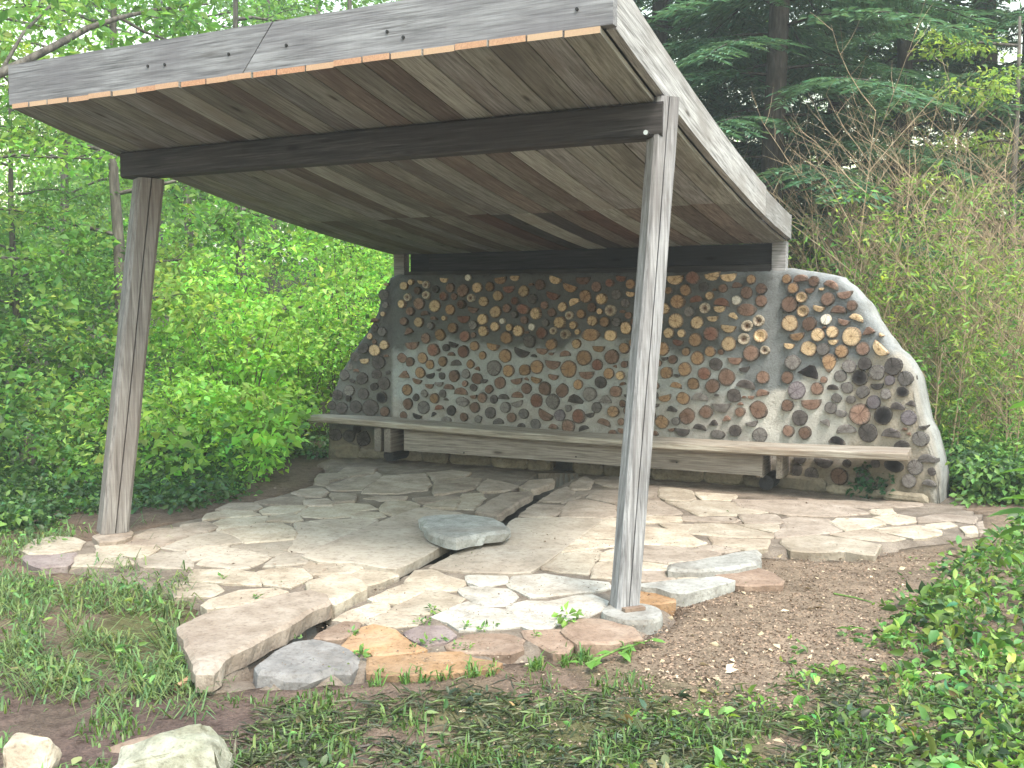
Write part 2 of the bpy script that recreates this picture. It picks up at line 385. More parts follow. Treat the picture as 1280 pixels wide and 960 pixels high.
gx, gy = axis(-6.0, 3.6, .06, 320), axis(-3.4, 5.0, .06, 320)
GV, GC = [], []
for y in gy:
    for x in gx:
        GV.append((x, y, gh(x, y)))
        n1 = vn(x*.8+5, y*.8, 2); n2 = vn(x*2.3, y*2.3, 6)
        soil = Vector((.165, .118, .092)); mulch = Vector((.225, .168, .125)); moss = Vector((.085, .095, .035))
        litter = Vector((.26, .18, .135)); dark = Vector((.07, .062, .042)); damp = Vector((.105, .072, .066))
        c = soil.copy()
        c = c.lerp(mulch, sstep(.05, .5, x+.25*n2)*sstep(-1.3, -.6, y+.3*n1)*sstep(4.2, 3.0, y))
        c = c.lerp(moss, .75*sstep(-.05, .3, n1+.5*n2)*sstep(-.7, -1.2, y))
        c = c.lerp(damp, sstep(-.2, -.9, x)*sstep(-1.2, -2.0, y)*.8)
        c = c.lerp(dark, sstep(-3.9, -5.2, x+.4*n1))
        c = c.lerp(litter, sstep(4.6, 6.5, y)*sstep(-4, 0, x)); c = c.lerp(dark, sstep(4.2, 5.5, y)*sstep(-1, -3, x))
        GC.append(c)
nx = len(gx); GF = [(j*nx+i, j*nx+i+1, (j+1)*nx+i+1, (j+1)*nx+i) for j in range(len(gy)-1) for i in range(nx-1)]
gm = tri_mesh('ground', np.array(GV), np.array(GF), np.array([tuple(c) for c in GC]), True, 4)
ground = link('ground', gm, M['soil']); ground['kind'] = 'structure'

# patio bed: jointing grit with the sunken drain channel
st = .022; bx0 = min(p[0] for p in PW); by0 = min(p[1] for p in PW); bx1 = max(p[0] for p in PW); by1 = 4.0
bnx = int((bx1-bx0)/st)+1; bny = int((by1-by0)/st)+1
idx = {}; BV = []; BF = []; BM = []
PA = np.array(PW); PB = np.roll(PA, -1, 0); PD = PB-PA; PL2 = (PD**2).sum(1)
def outd(x, y):
    t = np.clip(((x-PA[:, 0])*PD[:, 0]+(y-PA[:, 1])*PD[:, 1])/PL2, 0, 1)
    return float(np.min(np.hypot(x-PA[:, 0]-t*PD[:, 0], y-PA[:, 1]-t*PD[:, 1])))
def bedz(i, j):
    x, y = bx0+i*st, by0+j*st
    if y < 3.2 and not (inpoly(x, y, CW)): return -.014+.006*vn(x*4, y*4, 2)+.006*vn(x*15, y*15, 5)-.10*sstep(.16, .0, outd(x, y))
    if inpoly(x, y, CW): return lerp(-.05, -.17, sstep(-1.75, -1.15, y))+.008*vn(x*6, y*6)
    return -.014+.006*vn(x*4, y*4, 2)+.006*vn(x*15, y*15, 5)
def bid(i, j):
    if (i, j) not in idx: idx[(i, j)] = len(BV); BV.append((bx0+i*st, by0+j*st, bedz(i, j)))
    return idx[(i, j)]
inside = {}
for j in range(bny):
    for i in range(bnx):
        x, y = bx0+(i+.5)*st, by0+(j+.5)*st
        if inpoly(x, y, PW) and y < 4.0:
            inside[(i, j)] = 1
            BF.append((bid(i, j), bid(i+1, j), bid(i+1, j+1), bid(i, j+1))); BM.append(1 if inpoly(x, y, CW) and y > -1.2 else 0)
for (i, j) in list(inside):
    for di, dj, a, b in ((-1, 0, (0, 1), (0, 0)), (1, 0, (1, 0), (1, 1)), (0, -1, (0, 0), (1, 0)), (0, 1, (1, 1), (0, 1))):
        if (i+di, j+dj) not in inside:
            p, q = bid(i+a[0], j+a[1]), bid(i+b[0], j+b[1]); o = len(BV)
            BV.append((BV[q][0], BV[q][1], -.26)); BV.append((BV[p][0], BV[p][1], -.26)); BF.append((q, p, o+1, o)); BM.append(0)
bm_ = mesh('patio', BV, BF); bm_.materials.append(M['bed_grit']); bm_.materials.append(M['channel_cement'])
bm_.polygons.foreach_set('material_index', BM)
patio = link('patio', bm_); patio['kind'] = 'structure'

FLAG_W = []
def slab_mesh(W, thick, rough=.018, bev=.009, inset=-.019, seedz=0., tilt=(0, 0), step=.05, ragged=.004):
    """irregular stone slab from world outline W (list of Vector, top level); returns local verts, faces, centroid"""
    n = len(W); c = sum(W, Vector())/n
    ar = sum(W[i].x*W[(i+1) % n].y-W[(i+1) % n].x*W[i].y for i in range(n))
    if ar < 0: W = W[::-1]
    P = []
    for i in range(n):
        a, b = W[i], W[(i+1) % n]; k = max(1, int((b-a).length/step))
        for t in range(k): P.append(a.lerp(b, t/k))
    K = len(P); nrm = []
    for i in range(K):
        t = P[(i+1) % K]-P[i-1]; nv = Vector((-t.y, t.x, 0)); nrm.append(nv.normalized() if nv.length > 1e-6 else Vector())
    O = []
    for i in range(K):
        q = P[i]+nrm[i]*(inset+rough*vn(P[i].x*9, P[i].y*9, seedz)); O.append(q-c)
    zf = lambda p, k=1: tilt[0]*p.x+tilt[1]*p.y + k*.006*vn(p.x*4+c.x*3, p.y*4+c.y*3, seedz+4)
    V = []
    for i, p in enumerate(O): V.append((p.x-nrm[i].x*ragged*vn(p.x*14, p.y*14, seedz+1), p.y-nrm[i].y*ragged*vn(p.x*14, p.y*14, seedz+2), -thick+zf(p)))
    for i, p in enumerate(O):
        g = nrm[i]*(ragged*vn(p.x*20, p.y*20, seedz+9)); V.append((p.x-nrm[i].x*.003+g.x, p.y-nrm[i].y*.003+g.y, -bev*(1+.5*vn(p.x*12, p.y*12, seedz))+zf(p)))
    for i, p in enumerate(O):
        q = p+nrm[i]*bev*1.1; V.append((q.x, q.y, zf(q)-.002))
    Fc = []
    for r in range(2):
        for i in range(K): Fc.append((r*K+i, r*K+(i+1) % K, (r+1)*K+(i+1) % K, (r+1)*K+i))
    Fc.append(tuple(2*K+i for i in range(K))); Fc.append(tuple(range(K-1, -1, -1)))
    return V, Fc, c
def flag(pts, mat, zt=0., thick=.07, **kw):
    W = [on_z(x, y, zt) for x, y in pts]
    FLAG_W.append([(p.x, p.y) for p in W])
    V, Fc, c = slab_mesh(W, thick, seedz=len(FLAG_W)*1.7, **kw)
    return link('flagstone', mesh('flagstone', V, Fc), M[mat], patio, Matrix.Translation(c))
P1 = (20, 620); P2 = (220, 570); P3 = (440, 560); P4 = (640, 570); P5 = (800, 590); P10 = (1010, 590); P7 = (220, 700)
P8 = (420, 690); P9 = (620, 680); Q = (370, 500); P11 = (880, 520)
FL = [
 (P1, 'c', [(40,350),(130,285),(250,265),(380,275),(440,300),(410,345),(250,375),(100,375)]),
 (P1, 'm', [(50,392),(240,390),(390,378),(330,460),(180,470),(80,430)]),
 (P1, 'c', [(405,388),(560,380),(700,392),(770,440),(640,460),(395,455)]),
 (P1, 'c', [(545,325),(700,315),(935,345),(830,398),(720,380),(560,370)]),
 (P1, 't', [(770,282),(900,214),(1080,204),(1240,242),(960,328),(745,308)]),
 (P1, 't', [(1120,185),(1260,165),(1330,200),(1275,232),(1130,230)]),
 (P2, 's', [(-80,600),(150,522),(310,498),(440,568),(150,598),(60,622)]),
 (P2, 's', [(-240,690),(-95,638),(52,634),(92,700),(98,738),(-60,733),(-200,733)]),
 (P2, 's', [(84,628),(150,608),(345,592),(200,656),(115,686)]),
 (P2, 's', [(155,713),(212,668),(345,606),(625,668),(480,732),(420,742)]),
 (P2, 's', [(385,594),(772,555),(762,595),(712,638),(642,660)]),
 (P2, 'c', [(316,492),(600,444),(700,440),(765,472),(785,510),(776,544),(470,568)]),
 (P2, 'c', [(272,438),(305,418),(598,398),(582,438),(285,486)]),
 (P2, 'c', [(182,420),(212,382),(340,354),(500,364),(556,386),(300,403)]),
 (P2, 't', [(275,345),(360,312),(538,310),(556,338),(510,360),(340,350)]),
 (P2, 't', [(550,300),(680,272),(848,267),(856,300),(828,318),(600,318)]),
 (P2, 'c', [(560,360),(640,332),(865,327),(798,365),(766,378),(592,378)]),
 (P2, 'c', [(614,425),(642,397),(760,381),(816,396),(836,418),(790,427),(690,423)]),
 (Q, 'c', [(0,768),(100,707),(300,692),(480,692),(542,720),(430,733),(348,773),(190,783)]),
 (P2, 't', [(855,292),(1000,282),(1046,305),(1028,323),(882,323)]),
 (P2, 't', [(784,240),(832,217),(970,208),(1006,235),(968,268),(850,258)]),
 (P2, 't', [(934,150),(962,118),(1080,113),(1165,130),(1020,163),(1000,193),(944,183)]),
 (Q, 't', [(290,480),(340,442),(528,447),(508,480),(360,508)]),
 (P2, 'x', [(806,442),(880,434),(1060,472),(1195,492),(860,636),(750,622),(804,560),(819,510)]),
 (P2, 'x', [(895,431),(1170,415),(1335,422),(1210,486),(1060,466)]),
 (P2, 'x', [(655,674),(742,636),(850,658),(935,686),(858,708),(596,728)]),
 (P2, 'c', [(546,762),(700,738),(838,743),(893,800),(760,862),(594,846),(574,800)]),
 (P2, 'c', [(104,790),(134,750),(400,760),(520,774),(568,802),(554,846),(300,831),(114,822)]),
 (P2, 'c', [(0,842),(250,853),(296,890),(230,927),(10,932)]),
 (P2, 'c', [(864,730),(902,693),(1000,684),(1186,707),(1232,740),(1160,766),(920,780)]),
 (P7, 'c', [(185,290),(235,253),(430,200),(655,190),(712,206),(540,256),(380,296),(224,312)]),
 (P8, 'c', [(-110,140),(20,112),(110,102),(165,112),(392,132),(396,152),(205,212),(165,182),(100,160),(-60,160)]),
 # right of the channel, back to front
 (P4, 't', [(398,186),(484,132),(536,160),(498,213),(402,218)]),
 (P4, 't', [(200,290),(305,226),(365,202),(408,236),(328,297),(232,304)]),
 (P4, 't', [(66,388),(150,318),(335,328),(318,360),(270,396)]),
 (P4, 't', [(352,333),(402,290),(500,290),(676,322),(688,388),(600,406),(334,398)]),
 (P4, 't', [(338,308),(432,240),(552,220),(450,268)]),
 (P4, 't', [(504,270),(562,224),(800,222),(800,312),(690,312)]),
 (P4, 't', [(545,160),(620,132),(800,142),(800,212),(620,192)]),
 (P5, 't', [(45,84),(120,104),(94,160),(160,204),(284,272),(200,280),(80,280),(-30,300),(-30,200)]),
 (P5, 'c', [(134,98),(338,122),(356,168),(310,186),(180,181),(142,150)]),
 (P5, 'c', [(196,198),(346,198),(300,236)]),
 (P5, 'c', [(376,132),(636,147),(616,182),(420,178)]),
 (P11, 't', [(200,553),(700,563),(1000,612),(1105,640),(860,661),(560,651),(250,600)]),
 (P5, 'c', [(374,188),(600,198),(845,262),(680,280),(400,282),(316,242)]),
 (P5, 'c', [(-60,330),(-10,300),(80,292),(266,293),(266,320),(120,328)]),
 (P5, 'o2', [(284,317),(302,295),(600,293),(656,315),(620,332),(420,322)]),
 (P5, 'c', [(-60,345),(30,362),(200,378),(300,412),(430,463),(350,486),(-60,468)]),
 (P5, 'c', [(140,338),(350,343),(302,398),(212,370)]),
 (P5, 'w2', [(316,405),(372,343),(640,348),(882,410),(876,431),(640,427),(440,410)]),
 (P5, 'c', [(684,347),(916,347),(906,383),(880,392)]),
 (P5, 'c', [(466,428),(650,443),(856,447),(838,498),(700,506),(504,470)]),
 (P5, 't', [(384,490),(500,482),(646,510),(560,526),(402,504)]),
 (P5, 't', [(-60,482),(200,493),(370,503),(530,536),(390,575),(190,600),(-60,560)]),
 (P5, 'c', [(-60,600),(150,598),(184,620),(168,647),(-60,642)]),
 (P5, 't', [(-60,658),(246,658),(246,680),(190,706),(-60,716)]),
 (P5, 'c', [(256,688),(436,668),(474,684),(262,706)]),
 (P10, 'o2', [(-60,172),(150,186),(755,198),(760,214),(640,228),(380,232),(180,213),(-60,200)]),
 (P10, 'c', [(434,247),(556,242),(570,264),(480,277),(424,265)]),
 (P11, 'm2', [(236,653),(466,653),(512,688),(496,708),(284,702)]),
 (P11, 'm2', [(528,688),(604,668),(836,684),(826,715),(922,758),(700,786),(486,806),(476,780),(544,715)]),
 (P11, 'c', [(856,700),(894,679),(1126,679),(1192,714),(1080,741),(944,756)]),
 (P10, 'c', [(448,299),(600,279),(714,301),(714,323),(560,341)]),
 (P10, 'm2', [(734,303),(900,280),(1112,293),(1096,336),(980,316),(900,316),(744,326)]),
 (P10, 'c', [(158,408),(270,393),(400,384),(632,434),(560,450),(300,431)]),
 (P10, 'c', [(436,375),(740,350),(882,382),(872,408),(700,436)]),
 (P10, 'c', [(796,350),(938,329),(978,350),(900,371)]),
 (P10, 'c', [(-166,468),(-154,444),(60,420),(280,444),(472,482),(434,546),(250,526),(-100,516)]),
 (P10, 'c', [(1034,366),(1108,354),(1116,398),(1062,398)]),
 (P10, 't', [(1142,332),(1276,302),(1290,388),(1152,398)]),
 # front field
 (P8, 'c', [(466,195),(534,119),(650,112),(730,154),(834,187),(842,210),(788,246),(700,246),(570,228)]),
 (P8, 'c', [(240,303),(444,209),(556,222),(564,250),(400,326),(256,312)]),
 (P8, 'c', [(368,383),(424,342),(580,256),(700,260),(832,302),(770,356),(620,400),(540,406),(424,388)]),
 (P8, 'w', [(818,238),(900,230),(1146,240),(1192,290),(1128,344),(1000,345),(864,280)]),
 (P8, 'w', [(886,154),(1134,154),(1124,188),(960,210),(904,188)]),
 (P8, 'c', [(222,458),(302,414),(400,405),(582,440),(520,476),(400,490),(234,478)]),
 (P8, 'w', [(668,420),(762,374),(880,326),(1000,364),(1164,384),(1206,478),(1100,490),(834,500),(766,458)]),
 (P8, 'o', [(66,610),(182,504),(250,485),(386,514),(426,573),(572,640),(520,656),(262,674),(244,646),(112,641)]),
 (P8, 'o', [(230,703),(450,676),(830,665),(900,708),(1078,740),(1056,762),(700,791),(340,801),(226,787)]),
 (P8, 'm', [(488,530),(562,494),(718,490),(764,540),(726,586),(620,596),(562,577)]),
 (P8, 'b', [(746,610),(862,555),(1136,540),(1234,577),(1224,638),(1146,665),(880,655),(754,628)]),
 (P8, 'c', [(6,440),(64,404),(220,345),(334,340),(339,373),(200,426),(178,465),(60,446)]),
 (P8, 'b', [(-130,560),(-30,500),(60,460),(144,468),(126,518),(20,570)]),
 (P9, 'b', [(196,573),(416,564),(484,660),(464,716),(402,710),(264,638)]),
 (P9, 'w', [(98,400),(202,370),(350,375),(520,350),(640,340),(732,377),(696,426),(600,464),(480,474),(350,540),(232,559),(166,518)]),
 (P9, 'w', [(88,260),(134,215),(330,195),(520,225),(744,254),(744,278),(640,305),(400,325),(234,340),(154,298)]),
 (P4, 'c', [(446,535),(602,424),(672,410),(800,420),(800,548),(665,541),(474,537)]),
 (P4, 'c', [(336,634),(432,549),(660,559),(800,560),(800,590),(650,591),(450,621)]),
 (P4, 'c', [(206,720),(324,649),(556,624),(594,642),(536,690),(496,775),(300,756),(220,743)]),
 (P4, 'c', [(576,703),(700,690),(800,695),(800,810),(546,798)]),
 (P4, 'c', [(606,652),(700,610),(800,610),(800,682),(594,687)]),
 # back left, under the bench
 (Q, 't', [(220,570),(344,524),(538,475),(574,520),(480,556),(438,596),(244,596)]),
 (Q, 't', [(240,618),(394,624),(376,666),(264,671)]),
 (Q, 't', [(448,617),(504,563),(594,504),(856,484),(892,558),(856,596),(700,615)]),
 (Q, 't', [(456,649),(542,639),(734,639),(696,661),(562,666)]),
 (Q, 'c', [(576,700),(604,669),(758,674),(808,691),(796,718),(660,760),(584,738)]),
 (Q, 'c', [(378,765),(444,739),(558,748),(592,769),(480,790),(392,786)]),
 (Q, 't', [(786,650),(1000,634),(1100,641),(1056,649),(862,685),(824,678)]),
 (Q, 'c', [(868,700),(1000,665),(1090,660),(1052,715),(902,711)]),
 (Q, 'c', [(1116,622),(1236,614),(1248,650),(1176,725),(1076,721)]),
 (Q, 't', [(926,560),(1150,544),(1192,569),(1118,596),(924,625)]),
 (Q, 't', [(886,480),(1040,464),(1154,481),(1098,516),(932,535)]),
 (P3, 't', [(640,180),(850,200),(830,250),(560,260),(560,200)]),
 (P3, 't', [(846,260),(904,204),(1000,224),(1112,250),(996,281),(874,286)]),
]
KIND = {'c': 'stone_cream', 't': 'stone_tan', 'w': 'stone_white', 's': 'stone_white', 'x': 'stone_smooth', 'o': 'stone_orange',
        'b': 'stone_brown', 'm': 'stone_mauve', 'w2': 'stone_white', 'm2': 'stone_tan', 'o2': 'stone_tan'}
KIND['w2'] = 'stone_cream'; KIND['s'] = 'stone_smooth'
for i, (o, k, pts) in enumerate(FL):
    flag(crop(o[0], o[1], Z5, pts), KIND[k], zt=.004*math.sin(i*2.4)+.002*(i % 3))
# special slabs
flag([(381,693),(460,658),(524,634),(572,640),(602,652),(546,684),(495,710),(440,701),(400,700)], 'stone_smooth', .022, .06, rough=.002, bev=.006)
flag([(541,708),(571,691),(628,672),(640,652),(646,647),(696,647),(751,648),(722,670),(704,683),(678,702),(660,713),(640,715),(600,714),(560,711)], 'stone_smooth', .006, .07, rough=.002, bev=.006)
flag(crop(P7[0], P7[1], Z5, [(40,430),(230,340),(470,295),(700,228),(900,198),(1000,225),(1010,265),(850,350),(430,575),(300,640),(235,735),(150,735),(125,620),(85,530)]), 'stone_tan', .04, .085, bev=.016, ragged=.014)
flag(crop(P7[0], P7[1], Z5, [(890,135),(1000,104),(1160,104),(1240,142),(1252,180),(1180,212),(1060,278),(1010,258),(885,182)]), 'stone_cream', .035, .12, bev=.016, ragged=.01)
flag(crop(P7[0], P7[1], Z5, [(560,690),(660,610),(780,540),(920,520),(1060,555),(1200,620),(1165,735),(1050,720),(900,765),(740,760),(560,735)]), 'stone_slate', .0, .075, bev=.022, ragged=.02)
flag(crop(P9[0], P9[1], Z5, [(462,560),(560,494),(700,503),(900,548),(950,612),(860,636),(640,645),(560,645),(502,600)]), 'stone_brown', .02, .09, bev=.012, ragged=.008)
flag(crop(P5[0], P5[1], Z5, [(400,580),(640,532),(780,512),(786,560),(755,600),(640,625),(560,632),(400,648),(205,644),(195,612)]), 'stone_gray', .045, .11, bev=.02, ragged=.015)
flag(crop(P5[0], P5[1], Z5, [(-20,745),(190,727),(520,692),(606,716),(470,755),(300,800),(222,792),(120,762)]), 'stone_gray', .04, .12, bev=.006, ragged=.004)
flag(crop(P5[0], P5[1], Z5, [(532,662),(582,642),(790,642),(880,670),(948,716),(935,738),(700,746),(612,728),(516,690)]), 'stone_brown', .01, .08, bev=.01)
flag(crop(P9[0], P9[1], Z5, [(930,288),(1060,297),(1172,320),(1170,372),(1090,385),(930,380)]), 'stone_orange', .012, .09, bev=.008)
for pts, zz in (([(850,392),(1000,305),(1180,284),(1198,300),(1080,368),(966,442),(845,420)], .02), ([(1135,252),(1182,214),(1280,207),(1338,202),(1332,230),(1240,266),(1192,278)], .03)):
    flag(crop(P3[0], P3[1], Z5, pts), 'stone_tan', zz, .055, bev=.012, ragged=.008)

# the loose slab lying across the channel
W = [on_z(x, y, .098) for x, y in crop(P3[0], P3[1], Z5, [(470,452),(560,440),(760,432),(950,458),(1030,515),(1026,545),(880,565),(760,592),(690,610),(600,585),(540,556),(498,510)])]
V, Fc, c = slab_mesh(W, .068, seedz=77, bev=.02, ragged=.025, tilt=(.0, -.02))
o = link('loose_slab', mesh('loose_slab', V, Fc), M['stone_lichen'], None, Matrix.Translation(c))
tag(o, 'grey lichened stone slab lying loose across the patio channel', 'stone')

# ================================================================== PAVILION
CR = {'FR': Vector((.146, -.8, 2.565)), 'FL': Vector((-3.58, -.6, 2.62)), 'BR': Vector((.03, 4.02, 2.075)), 'BL': Vector((-3.88, 4.02, 2.065))}
def S(u, v, dz=0.):
    p = CR['FR'].lerp(CR['FL'], u).lerp(CR['BR'].lerp(CR['BL'], u), v)
    p.z += -.075*4*v*(1-v) + dz; return p
pav = thing('pavilion', 'open timber pavilion with flat board roof on two leaning posts', 'pavilion', on_z(460, 700))
RV, RF = [], []
for j in range(9):
    for i in range(9): RV.append(S(lerp(.002, .998, i/8), lerp(.011, .998, j/8), .205))
for j in range(8):
    for i in range(8): RF.append((j*9+i, j*9+i+1, (j+1)*9+i+1, (j+1)*9+i))
RV2 = [p+Vector((0, 0, .012)) for p in RV]
roof = world_mesh('roof', RV+RV2, RF+[tuple(a+81 for a in f[::-1]) for f in RF], [M['roofing']], pav, frame(RV[0], (1, 0, 0)))
def board(name, path_lo, path_hi, thickness_dir, th, mats, parent=None, endmat=None):
    """plank between two edge polylines (same length), given thickness vector"""
    K = len(path_lo); t = Vector(thickness_dir).normalized()*th
    V = []
    for i in range(K): V += [path_lo[i], path_hi[i], path_hi[i]+t, path_lo[i]+t]
    Fc = []
    for i in range(K-1):
        for k in range(4): Fc.append((i*4+k, i*4+(k+1) % 4, (i+1)*4+(k+1) % 4, (i+1)*4+k))
    Fc.append((3, 2, 1, 0)); Fc.append(tuple((K-1)*4+k for k in range(4)))
    mw = frame(path_lo[0], path_lo[-1]-path_lo[0])
    o = world_mesh(name, V, Fc, mats, parent or roof, mw)
    bmx = bmesh.new(); bmx.from_mesh(o.data); bmesh.ops.recalc_face_normals(bmx, faces=bmx.faces)
    bmx.to_mesh(o.data); bmx.free()
    if endmat is not None: o.data.polygons[len(Fc)-2].material_index = endmat
    return o
rb = random.Random(11)
NB = 22; ub = [0.]
for i in range(NB): ub.append(ub[-1]+1+.22*(rb.random()-.5))
ub = [x/ub[-1] for x in ub]
order = [1,2,1,0,2,0,3,1,3,0,2,1,3,1,0,3,2,1,2,2,1,2]; order2 = [1,3,3,1,3,0,4,3,5,0,5,4,3,1,3,2,3,1,2,3,2,2]
UP3 = Vector((0, 0, 1))
for i in range(NB):
    vj = .60+.012*(rb.random()-.5); g = .0011
    u0, u1 = ub[i]+g, ub[i+1]-g; dz = .004*rb.random()
    for (v0, v1, od, ov) in ((-.001-.003*rb.random(), vj-.0006, order, dz), (vj+.0006, 1., order2, dz+.004*rb.random())):
        vs_ = [lerp(v0, v1, k/6) for k in range(7)]
        board('soffit_board', [S(u0, v, ov) for v in vs_], [S(u1, v, ov) for v in vs_], UP3, .027,
              [SOFFIT[od[i]], M['fresh_cut_end']], endmat=1 if v0 < .1 else None)
def u_at(px, dz):
    a, b = 0., 1.
    for _ in range(40):
        m = (a+b)/2
        if proj(S(m, 0, dz))[0] > px: a = m
        else: b = m
    return a
fd = (CR['FR']-CR['FL']).normalized(); fout = Vector((fd.y, -fd.x, 0)).normalized()
if fout.y > 0: fout = -fout
ja, jb = u_at(303, .032), u_at(341, .262)
def fascia_front(ua0, ua1, ub0, ub1, parent=pav):
    lo = [S(lerp(ua0, ub0, k/8), 0, .032) for k in range(9)]; hi = [S(lerp(ua1, ub1, k/8), 0, .262+.002*math.sin(3*k)) for k in range(9)]
    return board('fascia_board', lo, hi, -fout, .045, [M['wood_fascia']])
for p in (fascia_front(-.013, -.013, ja-.0008, jb-.0008), fascia_front(ja+.0008, jb+.0008, 1.012, 1.012)): pass
# side fascias (two lengths), back fascia
for u, du in ((0., .012), (1., -.012)):
    side = Vector((1, .03, 0)) if u == 0 else Vector((-1, 0, 0))
    for v0, v1, h in ((.010, .742, .215), (.7435, 1.0, .195)):
        vv = [lerp(v0, v1, k/8) for k in range(9)]
        board('fascia_board', [S(u, v, .033)+side*.004 for v in vv], [S(u, v, .033+h)+side*.004 for v in vv], side, .042, [M['wood_side']])
board('fascia_board', [S(lerp(-.01, 1.01, k/8), 1.0, .034)+Vector((0, .004, 0)) for k in range(9)], [S(lerp(-.01, 1.01, k/8), 1.0, .24)+Vector((0, .004, 0)) for k in range(9)], (0, 1, 0), .04, [M['wood_fascia']])
# nail holes and dark stain pieces on the fascia
for px, py in ((186, 83), (207, 81), (287, 68), (359, 57), (485, 40), (505, 47), (722, 12)):
    v = ray(px, py); p0 = S(.5, 0); t = (p0-fout*.004-CAM).dot(fout)/v.dot(fout); p = CAM+v*t
    Vt, Ft = tube([p+fout*.010, p-fout*.004], [.008, .008], 7)
    world_mesh('nail_hole', Vt, Ft, [M['iron_dark']], roof, frame(p, fout, (1, 0, 0)))

# front beam
BR_, BL_ = Vector((.175, -.055, 0)), Vector((-3.53, .135, 0))
bd = (BL_-BR_).normalized(); bn = Vector((-bd.y, bd.x, 0)); bn = bn if bn.y > 0 else -bn
def beam(name, a, b, ztop, h, depth, mat, n=7, rough=.003):
    V, Fc = [], []; d = (b-a).normalized(); nn = Vector((-d.y, d.x, 0)); nn = nn if nn.y > 0 else -nn
    prof = [(0, 0, 1, 1), (1, 0, 1, 1), (1, 1, 1, 1), (0, 1, 1, 1)]; e = .012
    ring = [(e, 0), (1*depth-e, 0), (depth, e), (depth, h-e), (depth-e, h), (e, h), (0, h-e), (0, e)]
    for i in range(n+1):
        p = a.lerp(b, i/n); zt = ztop(i/n)
        for (q, hh) in ring:
            w = p+nn*(q+rough*vn(i*.9, q*30, hh*20)); V.append(Vector((w.x, w.y, zt-h+hh+rough*vn(i*1.3, hh*30, 5))))
    for i in range(n):
        for k in range(8): Fc.append((i*8+k, i*8+(k+1) % 8, (i+1)*8+(k+1) % 8, (i+1)*8+k))
    Fc.append(tuple(range(7, -1, -1))); Fc.append(tuple(n*8+k for k in range(8)))
    return world_mesh(name, V, Fc, [mat], pav, frame(Vector((a.x, a.y, ztop(0)-h/2)), d))
def vy(y): return (y+.75)/4.7
bz = lambda t: S(t, lerp(.16, .165, t)).z-.002
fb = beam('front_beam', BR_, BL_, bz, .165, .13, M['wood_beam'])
p = on_y(808, 166, -.058); Vt, Ft = tube([p+Vector((0, -.012, 0)), p+Vector((0, .01, 0))], [.012, .012], 8)
world_mesh('bolt', Vt, Ft, [M['steel_bolt']], fb, frame(p, (0, -1, 0), (1, 0, 0)))
# posts (lean as in the photograph), each a square timber with eased edges, checks and wobble
def post(base, top, w0, w1, rot, mat, crack=True):
    n = 16; V, Fc = [], []; e = .12
    ring0 = [(-.5+e, -.5), (-.035, -.5), (-.01, -.5+(.30 if crack else 0)), (.015, -.5), (.5-e, -.5), (.5, -.5+e), (.5, .5-e), (.5-e, .5), (-.5+e, .5), (-.5, .5-e), (-.5, -.5+e)]
    R_ = Matrix.Rotation(rot, 3, 'Z'); m = len(ring0)
    for i in range(n+1):
        t = i/n; c = base.lerp(top, t); w = lerp(w0, w1, t)
        c = c+Vector((.006*vn(t*3, 1, rot), .006*vn(t*3, 2, rot), 0))
        for k, (x, y) in enumerate(ring0):
            q = R_ @ Vector((x*w*(1+.04*vn(t*5, k, 1)), y*w*(1+.04*vn(t*5, k, 2)), 0)); V.append(c+q)
    for i in range(n):
        for k in range(m): Fc.append((i*m+k, i*m+(k+1) % m, (i+1)*m+(k+1) % m, (i+1)*m+k))
    Fc.append(tuple(range(m-1, -1, -1))); Fc.append(tuple(n*m+k for k in range(m)))
    mw = Matrix.Translation(base)
    return world_mesh('post', V, Fc, [mat], pav, mw)
# right post: near corner toward the camera
rbase = on_z(780, 757, .022); rtop = Vector((.162, .035, 2.47))
rtop.z = S(0, vy(rtop.y)).z+.03
rp = post(rbase, rtop, .118, .116, math.radians(42), M['wood_post']); rp['label'] = 'pale grey weathered right post with a long drying crack'
lbase = on_z(141, 664, .03); ltop = Vector((-3.36, .21, 2.31))
lp = post(lbase, ltop, .172, .165, math.radians(60), M['wood_post_brown']); lp['label'] = 'brown square left post leaning inward'
# footings
def disc(name, c, r, h, mat, parent, seed):
    K = 26; V = []
    for z, k in ((-h, 1.0), (-.02, 1.0), (0, .96), ):
        for i in range(K):
            a = 2*math.pi*i/K; rr = r*k*(1+.10*vn(math.cos(a)*1.3, math.sin(a)*1.3, seed)); V.append((math.cos(a)*rr, math.sin(a)*rr, z))
    Fc = [(q*K+i, q*K+(i+1) % K, (q+1)*K+(i+1) % K, (q+1)*K+i) for q in range(2) for i in range(K)]
    Fc.append(tuple(2*K+i for i in range(K))); Fc.append(tuple(range(K-1, -1, -1)))
    return link(name, mesh(name, V, Fc), M[mat], parent, Matrix.Translation(c))
fc = on_z(790, 764, .022); disc('footing', fc, .15, .12, 'stone_gray', pav, 5)
Wp = [on_z(x, y, .03) for x, y in crop(20, 620, Z5, [(535,258),(600,235),(735,212),(752,230),(745,262),(660,290),(560,300)])]
V, Fc, c = slab_mesh(Wp, .10, seedz=31, bev=.01); link('footing', mesh('footing', V, Fc), M['stone_tan'], pav, Matrix.Translation(c))
# small red shim at the right post's foot
ps = on_z(792, 761, .031); V = []
for z in (-.008, .008):
    for (x, y) in ((-.055, -.018), (.055, -.018), (.055, .018), (-.055, .018)): V.append((x, y, z))
Fc = [(3,2,1,0),(4,5,6,7),(0,1,5,4),(1,2,6,5),(2,3,7,6),(3,0,4,7)]
link('shim', mesh('shim', V, Fc), M['stone_brown'], pav, Matrix.Translation(ps) @ Matrix.Rotation(math.radians(48), 4, 'Z'))

